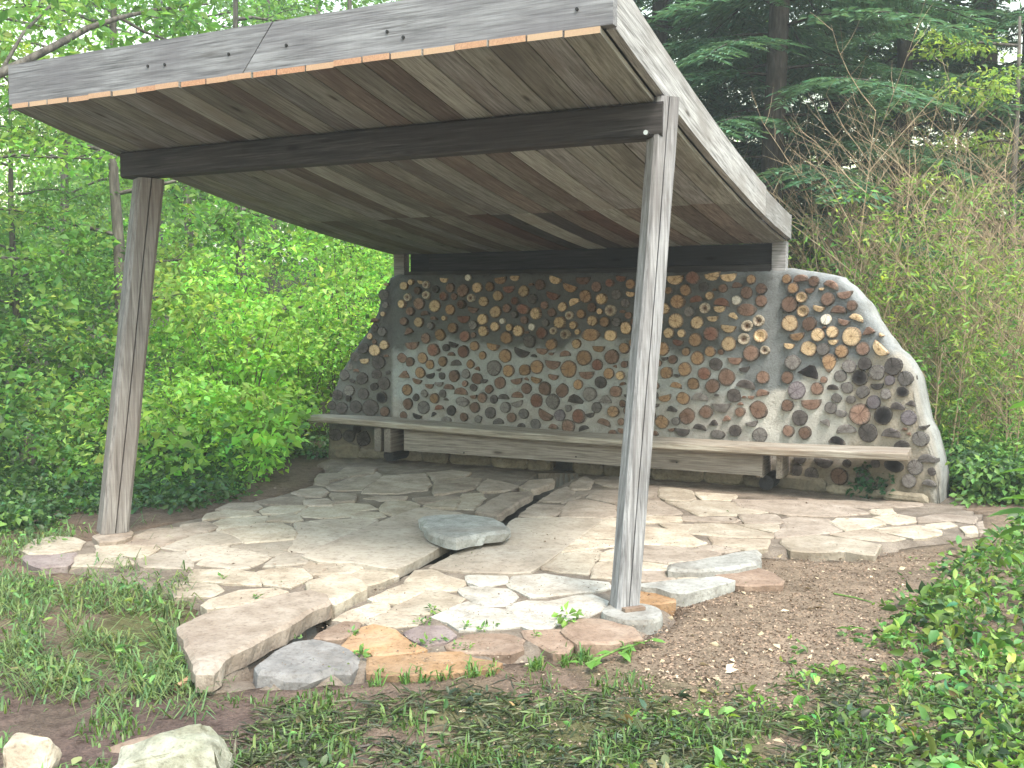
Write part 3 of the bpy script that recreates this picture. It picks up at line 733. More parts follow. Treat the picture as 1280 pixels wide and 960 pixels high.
# ================================================================== CORDWOOD WALL
WP = [Vector((-4.52, 3.70, 0)), Vector((-3.80, 3.925, 0)), Vector((.05, 3.925, 0)), Vector((1.32, 3.70, 0))]
SL = [0.]
for a, b in zip(WP, WP[1:]): SL.append(SL[-1]+(b-a).length)
def wpos(s):
    k = 0 if s < SL[1] else (1 if s < SL[2] else 2)
    d = (WP[k+1]-WP[k]).normalized(); return WP[k]+d*(s-SL[k]), d
def wnormal(s):
    ds = []
    for o in (-.18, -.09, 0, .09, .18): ds.append(wpos(s+o)[1])
    t = sum(ds, Vector()).normalized(); return t, Vector((t.y, -t.x, 0))
def px_to_wall(px, py):
    v = ray(px, py); best = None
    for k in range(3):
        d = (WP[k+1]-WP[k]); n = Vector((d.y, -d.x, 0)); t = (WP[k]-CAM).dot(n)/v.dot(n); p = CAM+v*t
        u = (p-WP[k]).dot(d)/d.length_squared
        lo = -9 if k == 0 else 0; hi = 9 if k == 2 else 1
        if lo <= u <= hi: best = (SL[k]+u*d.length, p.z, (p-CAM).dot(FW))
    return best
SILL = [(409,600),(409,560),(410,520),(414,495),(425,466),(440,442),(447,430),(462,410),(472,388),(475,370),(486,347),(500,341.5),(640,339.5),(800,337.5),(965,336.5),(985,336),(1010,340),(1046,347),(1060,359),(1078,378),(1086,395),(1100,416),(1112,430),(1131,451),(1142,470),(1147,500),(1152,521),(1161,541),(1169,568),(1173,592),(1172,640)]
SP = [px_to_wall(x, y)[:2] for x, y in SILL]
# make s monotone
TS = []
for s_, z_ in SP:
    if TS and s_ <= TS[-1][0]+.004: s_ = TS[-1][0]+.004
    TS.append((s_, z_))
def top_z(s): return float(np.interp(s, [a for a, b in TS], [b for a, b in TS]))+(.014*vn(s*7, 3)+.008*vn(s*21, 5))*sstep(SL[2]-.02, SL[2]+.15, s)
s0, s1 = TS[0][0], TS[-1][0]
cols = sorted(set([round(x, 4) for x in np.linspace(s0, s1, 190)]+[round(a, 4) for a, b in TS]))
NR = 62; ZB = -.26
tsx = np.array([a for a, b in TS]); tsz = np.array([b for a, b in TS])
def edge_d(s, z):
    ax, az = tsx[:-1], tsz[:-1]; bx, bz_ = tsx[1:], tsz[1:]
    t = np.clip(((s-ax)*(bx-ax)+(z-az)*(bz_-az))/((bx-ax)**2+(bz_-az)**2), 0, 1)
    return float(np.min(np.hypot(s-ax-t*(bx-ax), z-az-t*(bz_-az))))
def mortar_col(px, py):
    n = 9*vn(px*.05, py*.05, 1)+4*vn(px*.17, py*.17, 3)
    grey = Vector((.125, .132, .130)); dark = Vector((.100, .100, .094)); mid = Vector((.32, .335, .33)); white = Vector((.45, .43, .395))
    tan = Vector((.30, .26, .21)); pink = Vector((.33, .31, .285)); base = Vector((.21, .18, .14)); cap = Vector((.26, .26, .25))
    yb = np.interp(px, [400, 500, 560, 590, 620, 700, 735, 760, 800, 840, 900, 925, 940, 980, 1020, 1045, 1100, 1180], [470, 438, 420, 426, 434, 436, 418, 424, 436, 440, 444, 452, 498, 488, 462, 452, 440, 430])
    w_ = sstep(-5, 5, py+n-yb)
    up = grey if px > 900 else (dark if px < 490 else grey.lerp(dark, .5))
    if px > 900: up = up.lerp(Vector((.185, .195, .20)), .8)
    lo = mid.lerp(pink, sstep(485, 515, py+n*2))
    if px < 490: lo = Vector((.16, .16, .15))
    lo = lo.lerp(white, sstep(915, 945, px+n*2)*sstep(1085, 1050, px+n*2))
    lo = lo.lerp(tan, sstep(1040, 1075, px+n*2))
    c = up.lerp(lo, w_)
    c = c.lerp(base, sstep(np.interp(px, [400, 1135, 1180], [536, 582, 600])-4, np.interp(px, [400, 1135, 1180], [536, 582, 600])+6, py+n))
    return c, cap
MV, MC = [], []; nc = len(cols)
for s in cols:
    p, _ = wpos(s); t, nrm = wnormal(s); zt = top_z(s)
    for r in range(NR+1):
        z = lerp(ZB, zt, (r/NR)**.98)
        d = edge_d(s, z); q = max(0, 1-d/.05); back = .05*(1-math.sqrt(max(0, 1-q*q)))
        dd = .008*vn(s*4, z*4, 1)+.006*vn(s*13, z*13, 2)+.004*vn(s*33, z*33, 4)
        dd += .016*vn(s*10, z*10, 11)*sstep(.16, .03, d)+.007*vn(s*27, z*27, 13)*sstep(.16, .03, d)
        w_ = Vector((p.x, p.y, z))+nrm*(dd-back)
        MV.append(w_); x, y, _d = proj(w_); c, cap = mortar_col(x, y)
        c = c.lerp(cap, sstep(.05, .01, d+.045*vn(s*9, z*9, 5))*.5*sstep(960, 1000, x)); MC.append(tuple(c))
HX = (on_y(690, 590, 3.92).x, on_y(717, 590, 3.92).x)          # mouth of the drain at the foot of the wall
MF = [(i*(NR+1)+r, (i+1)*(NR+1)+r, (i+1)*(NR+1)+r+1, i*(NR+1)+r+1) for i in range(nc-1) for r in range(NR)
      if not (HX[0] < MV[i*(NR+1)+r].x < HX[1] and MV[i*(NR+1)+r].z < .075)]
# thickness: top strip to the back, and back face
TH = .34; o = len(MV)
for i, s in enumerate(cols):
    t, nrm = wnormal(s); f = MV[i*(NR+1)+NR]; 
    for k, (dep, dz) in enumerate(((.10, .012), (.22, .008), (TH, -.03))):
        MV.append(f-nrm*dep+Vector((0, 0, dz+.01*vn(s*6, dep*9, 7)))); MC.append((.30, .30, .29))
    b = f-nrm*TH; MV.append(Vector((b.x, b.y, ZB))); MC.append((.35, .34, .31))
for i in range(nc-1):
    a, b = i*(NR+1)+NR, (i+1)*(NR+1)+NR
    A, B = o+i*4, o+(i+1)*4
    MF.append((a, b, B, A))
    for k in range(3): MF.append((A+k, B+k, B+k+1, A+k+1))
wall = thing('cordwood_wall', 'cordwood wall of round log ends set in grey mortar', 'wall', (-1.5, 3.925, 0))
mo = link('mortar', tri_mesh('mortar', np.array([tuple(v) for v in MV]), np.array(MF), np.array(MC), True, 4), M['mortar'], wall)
# cap the two ends
for i in (0, nc-1):
    pass

def log_mesh(outline, pit=0., depth=.13, bev=.06, bulge=.0, seed=0):
    """outline: unit polygon; local +z faces out of the wall. z in metres, xy in radii"""
    K = len(outline); V = []
    rings = [(1.0, -depth), (1.0, -.006), (1-bev, 0.0)]
    if pit: rings += [(.66, -.001), (.56, -.010*pit), (.25, -.014*pit)]
    else: rings += [(.5, .002+bulge)]
    cx = sum(p[0] for p in outline)/K; cy = sum(p[1] for p in outline)/K
    for k, z in rings:
        for i, (x, y) in enumerate(outline): V.append((cx+(x-cx)*k, cy+(y-cy)*k, z+(.002*vn(x*3, y*3, seed) if z > -.1 else 0)))
    Fc = [(q*K+i, q*K+(i+1) % K, (q+1)*K+(i+1) % K, (q+1)*K+i) for q in range(len(rings)-1) for i in range(K)]
    o = (len(rings)-1)*K; Fc.append(tuple(o+i for i in range(K)))
    return mesh('log_end', V, Fc)
def circ(seed, sx=1., sy=1., amp=.07, n=16, a0=0., a1=2*math.pi):
    full = abs(a1-a0-2*math.pi) < 1e-4; P = []
    for i in range(n):
        a = a0+(a1-a0)*i/(n if full else n-1); r = 1+amp*vn(math.cos(a)*1.2+seed*3.1, math.sin(a)*1.2, seed)*1.6
        P.append((math.cos(a)*r*sx, math.sin(a)*r*sy))
    return P
VAR = {'r': [log_mesh(circ(k, 1., [1, .95, 1.04, .92, 1.0, .9][k], .045+.03*(k % 3)), seed=k) for k in range(6)],
       'O': [log_mesh(circ(20+k, 1., 1., .05), pit=.5+.4*k, seed=k) for k in range(3)],
       'h': [log_mesh([(x, y+.38) for x, y in circ(30+k, 1., .92, .06, 11, math.pi-.05*k, 2*math.pi+.05*k)], seed=k) for k in range(3)],
       'm': [log_mesh([(x, y-.38) for x, y in circ(40+k, 1., .85, .06, 11, -.05*k, math.pi+.05*k)], seed=k) for k in range(3)],
       'w': [log_mesh([(x-.1, y-.35) for x, y in [(-.9, -.05), (0, -.12), (.95, 0), (.75, .45), (.3, .95), (-.1, .9)]], seed=1),
             log_mesh([(x, y-.3) for x, y in [(-.95, .1), (-.3, -.05), (.8, -.15), (.95, .15), (.35, .7), (-.2, .95), (-.7, .7)]], seed=2)],
       'e': [log_mesh(circ(50, 1.1, .68, .05), seed=3)],
       'T': [log_mesh([(0, -1.3), (.3, -1.05), (.62, -.5), (.85, .1), (.85, .6), (.5, 1.0), (0, 1.1), (-.5, 1.0), (-.85, .6), (-.85, .1), (-.62, -.5), (-.3, -1.05)], seed=4)]}
LOGS = [
(400,335,"""548,80,22,rd 512,215,38,rg 530,297,22,rg 500,510,32,rg 440,480,25,rd 440,657,40,rt 513,615,32,rt 285,710,35,rg 242,790,22,rg 198,855,34,rg 358,745,40,ht 470,755,45,rd
455,850,35,rd 350,640,40,rd 680,143,30,rt 735,115,20,rt 858,135,24,Op 790,182,26,Ob 857,215,27,Op 708,235,26,Op 660,288,28,Ot 797,285,42,rb 935,170,24,rd 997,97,32,ht 1188,77,22,rw
1050,160,32,rb 1145,180,45,rb 1265,157,36,rt 995,225,30,Or 1078,228,24,rb 1218,240,27,Op 925,303,42,rt 1045,332,36,ro 1138,290,30,Ob 1228,335,40,hb 730,345,30,rb 845,360,34,mb
680,425,28,Ob 797,433,34,rt 890,462,26,Og 1155,410,45,hr 1070,478,36,ro 1230,457,32,rg 720,505,38,wb 852,562,36,rb 967,535,40,ro 1163,545,38,rr 743,620,50,hb 915,655,42,rr
1015,637,24,rd 1072,615,36,hd 1245,625,32,ro 1152,670,40,rr 660,720,36,rb 725,750,42,rb 823,720,38,ro 885,773,32,ro 985,747,34,ro 1090,757,40,md 1210,768,28,ro 680,855,46,wb
805,837,38,ro 885,862,36,hd 980,862,24,rd 1078,865,42,rb 1172,845,32,rg 1262,885,40,rb 780,905,48,hb"""),
(400,420,"""340,340,40,rd 548,293,16,rd 515,380,42,rd 437,405,30,rd 232,435,38,rg 347,462,38,rd 143,470,36,rd 228,500,28,rd 495,492,38,rk 175,575,40,rd 95,555,34,rd 290,565,42,rd
405,575,55,rd 522,603,34,rb 127,790,42,rd 235,800,42,rd 350,822,48,rd 300,742,30,rd 700,430,38,ro 708,543,36,rb 830,572,44,rg 672,635,28,rb 780,643,44,hd 838,460,26,rg 880,400,38,hb
1035,405,46,mb 960,385,30,hg 985,462,26,rd 920,498,34,ro 1130,440,48,mb 1165,380,28,rb 1232,413,34,rd 1145,525,58,eg 955,570,46,mr 1240,570,36,rb 1055,595,34,rd 912,625,24,wd
1155,647,30,rb 1010,665,40,mg 1270,665,26,rg"""),
(600,335,"""168,100,44,ho 283,80,36,ht 85,150,33,ro 235,172,44,hr 352,185,40,rt 484,135,37,rb 602,97,44,ht 832,102,50,hb 935,150,37,rb 1043,120,28,rr 1133,87,36,hr 1210,130,34,ro 1205,210,32,ht
722,158,52,ho 150,223,36,rt 583,222,50,hr 850,228,44,ro 978,248,38,Ot 1096,213,36,rg 1168,280,31,Og 425,248,34,Og 283,262,28,Or 32,268,36,rt 222,322,30,Ob 523,298,28,Ob
350,330,44,er 760,270,44,wt 663,312,34,rt 450,365,40,rt 900,315,33,rb 1050,340,38,Op 132,350,42,rt 285,372,24,Og 578,355,30,rb 720,380,28,Op 815,367,30,ro 1195,380,25,rb
30,410,38,rt 185,425,20,rw 358,415,30,rb 530,437,26,rg 645,435,40,rt 750,458,27,Ot 905,422,36,Ot 1000,430,35,ro 1098,432,32,rg 1172,480,42,rt 125,468,32,rt 243,475,25,rt
418,472,24,rw 312,502,38,rt 33,505,36,rt 592,503,25,Op 500,518,38,rr 688,532,32,Op 218,558,42,ro 400,585,42,rg 888,535,66,eo 1053,540,42,rt 778,607,32,Ot 578,612,40,ro
105,628,46,ho 950,645,44,ho 1160,640,36,ro 25,700,28,ro 205,705,46,ro 335,678,56,hd 500,665,46,hb 685,682,38,mb 838,718,52,ro 1058,710,50,rb 118,800,52,rg 232,822,42,ro
362,815,42,ro 458,790,46,ro 585,775,54,hb 713,808,58,ro 943,775,38,rr 1160,770,24,rb 588,873,48,hb 855,855,54,hb 1035,843,38,ro 1125,860,30,Ot 163,918,42,rb 298,905,42,hb
452,898,38,ho 968,915,42,rd"""),
(600,420,"""78,425,30,rb 28,358,40,hd 375,420,36,rb 520,423,46,rb 660,437,48,rb 788,388,42,ro 880,465,48,rg 1090,443,42,rb 25,495,34,rb 113,505,30,rd 190,485,40,md 303,468,58,mb 455,517,46,rr
587,525,48,rg 768,510,68,wd 1005,510,62,wg 205,570,48,rg 305,543,54,hg 710,578,30,rg 935,572,48,rg 1068,602,46,ro 90,612,38,rd 353,620,38,rg 258,650,34,rb 525,635,56,hb
640,635,40,rv 790,640,48,rr 882,632,34,hd 1145,540,24,rb 150,680,46,mg 333,712,28,md 447,705,46,rg 588,722,44,mb 710,722,46,rb 828,735,36,md 995,688,50,mb 1130,685,25,rb 1065,765,30,mb"""),
(800,335,"""285,95,56,ht 427,78,46,rr 580,65,56,ht 713,75,56,ht 895,90,32,ro 233,180,36,ro 368,178,40,ro 515,152,44,rd 670,163,40,rb 780,138,50,wb 972,165,38,rb 857,197,42,rb 305,268,50,ro
450,248,44,mr 560,223,28,Ot 655,270,54,mr 775,258,32,rw 973,262,54,rb 200,325,37,rt 395,350,36,rg 522,322,34,Op 643,330,52,ht 855,335,60,eb 750,385,52,wt 585,405,56,ht 290,422,50,rt
460,437,44,rt 710,483,52,ht 950,420,38,Op 862,463,38,Op 235,520,35,rt 337,523,28,rt 572,525,50,rr 445,575,46,ro 305,597,50,hr 965,543,44,Ot 835,567,38,Op 712,605,56,rt 185,645,46,ro
373,670,28,ro 565,668,36,ro 890,680,54,rb 1005,655,30,Op 165,430,18,rt 265,730,32,rb 462,720,46,ro 610,770,44,rd 150,760,24,rb 762,740,50,hb 840,810,54,hd 360,808,48,ro 213,838,44,ro
517,843,44,rr 697,873,56,rb 987,873,44,rb"""),
(800,420,"""130,395,26,rb 290,392,42,mo 428,382,40,ro 583,400,48,rb 850,385,62,md 980,455,46,wb 755,478,46,rd 203,495,46,ho 347,497,46,ro 480,485,62,mg 125,555,26,hd 260,585,36,wd 650,570,62,hg
803,607,34,rb 948,588,62,rb 530,607,56,rb 380,640,56,rb 178,687,48,ro 290,680,30,rg 695,660,42,wb 590,697,34,wd 900,700,60,hg 480,728,46,md 340,770,50,hd 625,785,60,eg 765,755,42,rd
960,795,50,rg 115,775,30,mb"""),
(980,335,"""25,88,32,ro 135,83,50,mb 247,107,36,rb 80,162,52,ro 212,182,46,hb 385,132,52,mb 147,235,36,Ot 353,247,56,rb 490,215,50,hb 50,290,54,rb 548,300,38,rb 155,345,40,Ot 283,325,58,ht
440,330,58,mb 345,413,37,rw 585,395,54,mt 482,432,62,hb 55,442,54,rt 207,448,50,rb 680,503,46,wb 278,535,48,rt 392,510,40,rt 545,548,64,rt 112,550,58,ho 395,593,44,ht 45,625,54,ht
202,643,54,rt 318,650,42,rg 465,665,44,ro 635,645,50,rb 770,650,62,ht 365,755,54,To 75,755,50,rg 208,830,80,wk 525,785,46,rg 650,765,44,rd 30,875,42,rb 455,865,50,rg 610,875,58,rk
748,837,50,rg 875,787,62,rd 850,897,40,rv 970,885,50,rg"""),
(980,480,"""105,50,62,rv 268,35,48,rb 392,25,38,md 508,28,38,rg 632,62,62,rg 745,20,44,hd 820,80,50,rg 952,60,48,rk 425,112,34,rg 32,170,40,rb 222,160,74,hb 380,190,40,rg 720,145,46,rv
460,235,50,eg 540,125,30,rg 612,240,72,rb 800,250,62,rk 915,180,50,wd 1018,155,44,wd 1000,270,62,rv 128,268,64,rd 38,372,38,rb 172,390,42,rb 340,305,38,wg 500,360,72,mg 672,393,62,rd
860,390,70,md 1090,440,54,rg 430,450,72,mk 940,480,64,md 1145,595,60,mg 1050,665,66,rg 1185,700,28,rd 1003,773,46,rg 1165,790,44,mg 882,655,58,ek 505,635,28,rd 735,635,30,rd
640,735,48,rd 445,735,60,rb 320,630,62,hd 222,722,48,rd 105,685,40,rd 75,752,34,rk 130,610,52,hd 20,640,28,rd""")]
rl = random.Random(5); placed = []
# the post hides a strip of the wall from the camera: carry the log rows on behind it
hid = []; rh = random.Random(21); have = []
for ox, oy, txt in LOGS:
    for tok in txt.split():
        a = tok.split(','); have.append((ox+float(a[0])/6.4, oy+float(a[1])/6.4, float(a[2])/6.4))
for _ in range(1500):
    y = rh.uniform(348, 548); xc = np.interp(y, [345, 550], [812, 797]); x = rh.uniform(xc-26, xc+24); rr = rh.uniform(3.8, 7.5)
    if y > np.interp(x, [700, 900], [540, 553]) or any(math.hypot(x-a, y-b) < (rr+c_)*1.22 for a, b, c_ in have): continue
    have.append((x, y, rr)); kk = rh.choice(('rt', 'rb', 'ht', 'ro', 'Op', 'rb')) if y < 435 else rh.choice(('rb', 'ro', 'rg', 'hb', 'rd', 'mb', 'rb'))
    hid.append('%.0f,%.0f,%.0f,%s' % ((x-600)*6.4, (y-335)*6.4, rr*6.4, kk))
nr_ = 0; ns_ = 0
for _ in range(9000):                                   # small ends wedged between the larger ones
    x, y = rh.uniform(440, 1165), rh.uniform(352, 556); rr = rh.uniform(2.6, 5.2)
    if 918 < x < 984 and y < 486 or 484 < x < 506 or 940 < x < 1035 and 486 < y < 556 or y > np.interp(x, [400, 1180], [514, 560]): continue
    if any(math.hypot(x-a, y-b) < (rr+c_)*1.16 for a, b, c_ in have): continue
    up_ = y < np.interp(x, [400, 900, 1000, 1180], [432, 440, 455, 425]); kk = rh.choice(('rt', 'rb', 'ht', 'Op', 'mb')) if up_ else rh.choice(('rb', 'rg', 'hb', 'rd', 'mb', 'hd', 'md', 'wb'))
    if kk[0] in 'rO':
        if nr_ >= 32: continue
        nr_ += 1
    else:
        if ns_ >= 90: continue
        ns_ += 1
    have.append((x, y, rr)); hid.append('%.0f,%.0f,%.0f,%s' % ((x-600)*6.4, (y-335)*6.4, rr*6.4, kk))
LOGS.append((600, 335, ' '.join(hid)))
for ox, oy, txt in LOGS:
    for tok in txt.split():
        zx, zy, zr, kk = tok.split(','); px, py = ox+float(zx)/6.4, oy+float(zy)/6.4
        s, z, dep = px_to_wall(px, py); r = float(zr)/6.4*dep/F_PX*1.22
        if s < s0+.02 or s > s1-.02 or z > top_z(s)-.012: continue
        for (s2, z2, r2) in placed:
            dd = math.hypot(s-s2, z-z2)
            if dd < (r+r2)*.99: r = max(.02, min(r, dd/.99-r2 if dd/.99-r2 > .66*r else .76*r))
        placed.append((s, z, r))
        kind, mc = kk[0], kk[1]; me = rl.choice(VAR[kind])
        t, nrm = wnormal(s); p, _ = wpos(s)
        rough_z = .020+.022*rl.random() if py < 440 else .015+.016*rl.random()
        if kind == 'O': rough_z += .008
        rot = {'r': rl.uniform(0, 6.28), 'O': rl.uniform(0, 6.28), 'h': rl.gauss(0, .15), 'm': rl.gauss(0, .15), 'w': rl.gauss(0, .35), 'e': rl.gauss(-.1, .15), 'T': 0}[kind]
        if kk == 'ht' and px > 1080: rot = -.75
        if kind == 'm' and px > 1030 and py < 370: rot = -.45
        B = Matrix((t, Vector((0, 0, 1)), nrm)).transposed().to_4x4()
        mw = Matrix.Translation(Vector((p.x, p.y, z))+nrm*(rough_z-(.0 if edge_d(s, z) > .06 else .012))) @ B @ Matrix.Rotation(rot, 4, 'Z') @ Matrix.Rotation(rl.gauss(0, .06), 4, 'X') @ Matrix.Rotation(rl.gauss(0, .06), 4, 'Y') @ Matrix.Diagonal((r, r, 1, 1))
        o = link('log_end' if kind in 'rOeT' else 'split_log_end', me, LOGM['b'], wall, mw)
        o.material_slots[0].link = 'OBJECT'; o.material_slots[0].material = LOGM[mc]
# foundation stones along the foot of the wall (with the drain hole)
rf = random.Random(3); x = -4.45
hole = (on_y(688, 590, 3.87).x, on_y(716, 590, 3.87).x)
while x < .95:
    wd_ = rf.uniform(.22, .5); x2 = x+wd_
    if x < hole[0] < x2: x2 = hole[0]
    if hole[0] <= x < hole[1]: x = hole[1]; continue
    if x2-x > .08:
        h = rf.uniform(.10, .16) if x < .1 else rf.uniform(.05, .09)
        a = (x+x2)/2; s_ = SL[1]+(a-WP[1].x) if a > WP[1].x else px_to_wall(*proj((a, 3.8, .1))[:2])[0]
        p, _ = wpos(s_); t, nrm = wnormal(s_); L = (x2-x)/2-.006
        cs = []
        for q in range(10):
            an = 2*math.pi*q/10+.3; sx = max(-1, min(1, 1.35*math.cos(an))); sy = max(-1, min(1, 1.35*math.sin(an)))
            cs.append(Vector((sx*L*(1+.05*rf.random()), sy*h/2*(1+.12*rf.random()), 0)))
        V, Fc, c = slab_mesh(cs, .16, seedz=rf.random()*50, bev=.018, step=.06, rough=.012, ragged=.012, inset=.0)
        B = Matrix((t, Vector((0, 0, 1)), nrm)).transposed().to_4x4()
        link('foundation_stone', mesh('foundation_stone', V, Fc), M['stone_found'], wall, Matrix.Translation(Vector((p.x, p.y, h/2-.015))+nrm*(.045+.035*rf.random())) @ B)
    x = x2
# rear timbers standing on the wall: back posts, header, sill plate (parts of the pavilion)
def box(name, x0, x1, y0, y1, z0, z1, mat, parent, ax=(1, 0, 0), e=.004):
    V = [(a, b, c_) for c_ in (z0, z1) for a, b in ((x0, y0), (x1, y0), (x1, y1), (x0, y1))]
    mw = frame(((x0+x1)/2, (y0+y1)/2, (z0+z1)/2), ax)
    o = world_mesh(name, V, [(3,2,1,0),(4,5,6,7),(0,1,5,4),(1,2,6,5),(2,3,7,6),(3,0,4,7)], [mat], parent, mw)
    b_ = bmesh.new(); b_.from_mesh(o.data); bmesh.ops.bevel(b_, geom=list(b_.edges), offset=e, segments=1, affect='EDGES'); b_.to_mesh(o.data); b_.free()
    return o
xr0, xr1 = on_y(965, 318, 3.97).x, on_y(983, 318, 3.97).x; xl0, xl1 = on_y(493, 330, 3.97).x, on_y(506, 330, 3.97).x
box('back_post', xr0, xr1, 3.955, 4.06, 1.70, S(0, .985).z+.01, M['wood_post'], pav, (0, 0, 1))
box('back_post', xl0, xl1, 3.955, 4.06, 1.70, S(1, .985).z+.01, M['wood_post_brown'], pav, (0, 0, 1))
box('back_beam', xl1+.25, xr0-.004, 4.02, 4.12, 1.90, 2.074, M['wood_beam_dark'], pav)
box('back_beam', xl1-.03, xr0+.03, 4.125, 4.18, 1.70, 2.085, M['wood_beam_dark'], pav)  # dark board added behind the header, stands in for the gap's shade
box('sill_plate', xl1+.004, xr0-.006, 3.945, 4.09, 1.83, 1.893, M['wood_beam'], pav)

# ================================================================== BENCH
bench = thing('bench', 'long weathered plank bench running along the cordwood wall', 'bench', (-1.6, 3.5, 0))
fe = [(384,519.5),(420,522),(454,525),(520,530.5),(600,537),(700,545),(800,551),(900,557),(980,561),(1060,564),(1135,566.5)]
lo = []
for i, (x, y) in enumerate(fe): lo.append(on_y(x, y, lerp(3.44, 3.36, i/10)))
SEAT_D = .40; V, Fc = [], []; K = len(lo)
for i, p in enumerate(lo):
    th = .062+.006*vn(i*.8, 3); k0 = 0.0 if 0 < i < K-1 else 0.0
    dp = SEAT_D*(.55 if i == 0 else (.8 if i == 1 else 1))
    for (dy, dz) in ((.010, 0), (dp-.01, .0), (dp, -.01), (dp, -th+.01), (dp-.012, -th), (.012, -th), (0, -th+.012), (0, -.010)):
        V.append(Vector((p.x+.004*vn(i, dy*9), p.y+dy+.006*vn(i*1.7, dz*30, 2), p.z+dz)))
for i in range(K-1):
    for k in range(8): Fc.append((i*8+k, i*8+(k+1) % 8, (i+1)*8+(k+1) % 8, (i+1)*8+k))
Fc.append(tuple(range(7, -1, -1))); Fc.append(tuple((K-1)*8+k for k in range(8)))
so_ = world_mesh('seat', V, Fc, [M['wood_bench']], bench, frame(lo[0], lo[-1]-lo[0]))
aL, aR = on_y(505, 548, 3.50), on_y(953, 580, 3.50)
zl0, zr0 = on_y(505, 563, 3.5).z, on_y(953, 595, 3.5).z
def zseat(x): return float(np.interp(x, [p.x for p in lo], [p.z for p in lo]))-.07
apl = [Vector((lerp(aL.x, aR.x, k/6), 3.50, lerp(zl0, zr0, k/6))) for k in range(7)]
aph = [Vector((p.x, 3.50, zseat(p.x)-.002)) for p in apl]
apr = board('apron', apl, aph, (0, 1, 0), .04, [M['wood_apron']], bench)
for px0, px1 in ((470, 478), (482, 490), (944, 953), (969, 977)):
    x0, x1 = on_y(px0, 560, 3.49).x, on_y(px1, 560, 3.49).x
    box('bracket', x0, x1, 3.545 if px0 > 930 else 3.46, 3.90, .12, zseat(x0)-.002, M['wood_apron'], bench, (0, 1, 0))
for px, py in ((486, 567), (958, 596)):
    p = on_y(px, py, 3.60); Vt, Ft = tube([Vector((p.x, 3.60, .07)), Vector((p.x, 3.99, .07))], [.062, .066], 12)
    world_mesh('support_log', Vt, Ft, [M['wood_beam_dark']], bench, frame((p.x, 3.6, .07), (0, 1, 0)))
for px, py in ((503, 555), (580, 565), (720, 570), (846, 577)):
    p = on_y(px, py+1, 3.50); Vt, Ft = tube([p+Vector((0, -.004, 0)), p+Vector((0, .006, 0))], [.008, .008], 7)
    world_mesh('nail_head', Vt, Ft, [M['iron_dark']], apr, frame(p, (0, 1, 0), (1, 0, 0)))

# ================================================================== VEGETATION
def rdirs(n, rng, up=0.):
    v = rng.normal(size=(n, 3)); v[:, 2] += up; return v/np.linalg.norm(v, axis=1, keepdims=True)
def cluster(c, n, rad, flat, L, W, col, rng, amt=.25, droop=.25, up=1.2, near=False):
    """n leaves scattered in a flattened ball round c"""
    d = rdirs(n, rng); r = rng.random((n, 1))**.45
    P = np.array(c)[None]+d*r*np.array([rad, rad, rad*flat])[None]
    D = d*np.array([1, 1, .4])+rng.normal(size=(n, 3))*.5; D[:, 2] -= droop
    N = rdirs(n, rng, up)
    l = L*(.55+.9*rng.random(n)); return (leaf_round if near else leaf_arrays)(P, D, N, l, l*W, tint(col, n, amt, rng))
GREEN = (.130, .250, .060); BRIGHT = (.190, .345, .070); YEL = (.260, .370, .095); DEEP = (.060, .125, .042); HEM = (.095, .175, .100)

def broadleaf(seed, H, base, R, col, nl=11, ntw=6, nleaf=70, L=.095, lean=.0, tr=.09, flat=.45):
    rng = np.random.default_rng(seed); r = random.Random(seed)
    tubes, leaves = [], []
    tp = []; dx, dy = r.uniform(-1, 1), r.uniform(-1, 1)
    for i in range(9):
        t = i/8; tp.append(Vector((lean*H*t*t*dx+.12*vn(t*2.5, seed), lean*H*t*t*dy+.12*vn(t*2.5, seed+9), H*t)))
    tubes.append(tube(tp, [tr*(1-.82*i/8)+.006 for i in range(9)], 7))
    for k in range(nl):
        t = lerp(base/H, .97, (k+.5)/nl); i = min(7, int(t*8)); p0 = tp[i].lerp(tp[i+1], t*8-i)
        a = k*2.4+r.uniform(-.5, .5); ln = R*(1.05-.55*max(0, (t-.4)/.6))*r.uniform(.7, 1.15)
        path = [p0]
        for q in range(1, 5):
            u = q/4; path.append(p0+Vector((math.cos(a)*ln*u, math.sin(a)*ln*u, ln*(.38*u-.28*u*u)+.12*vn(u*2, k, seed))))
        tubes.append(tube(path, [.028*(1-.75*q/4)*(tr/.09) for q in range(5)], 4, False))
        for w_ in range(ntw):
            u = lerp(.25, 1.05, (w_+.5)/ntw); j = min(3, int(u*4)) if u < 1 else 3; b0 = path[j].lerp(path[j+1], min(1.1, u*4-j))
            aa = a+r.choice((-1, 1))*r.uniform(.3, 1.2); tl = r.uniform(.25, .6)*R*.5
            e = b0+Vector((math.cos(aa)*tl, math.sin(aa)*tl, r.uniform(-.15, .25)))
            tubes.append(tube([b0, b0.lerp(e, .5)+Vector((0, 0, .04)), e], [.010, .007, .003], 3, False))
            for f in (.45, 1.):
                leaves.append(cluster(b0.lerp(e, f), nleaf//2, .20*R*r.uniform(.7, 1.2), flat, L, .55, col, rng))
    tv, tf = cat(tubes); V, T, C = join_arrays(leaves)
    return mesh('trunk', tv, tf, True), tri_mesh('crown', V, T, C)

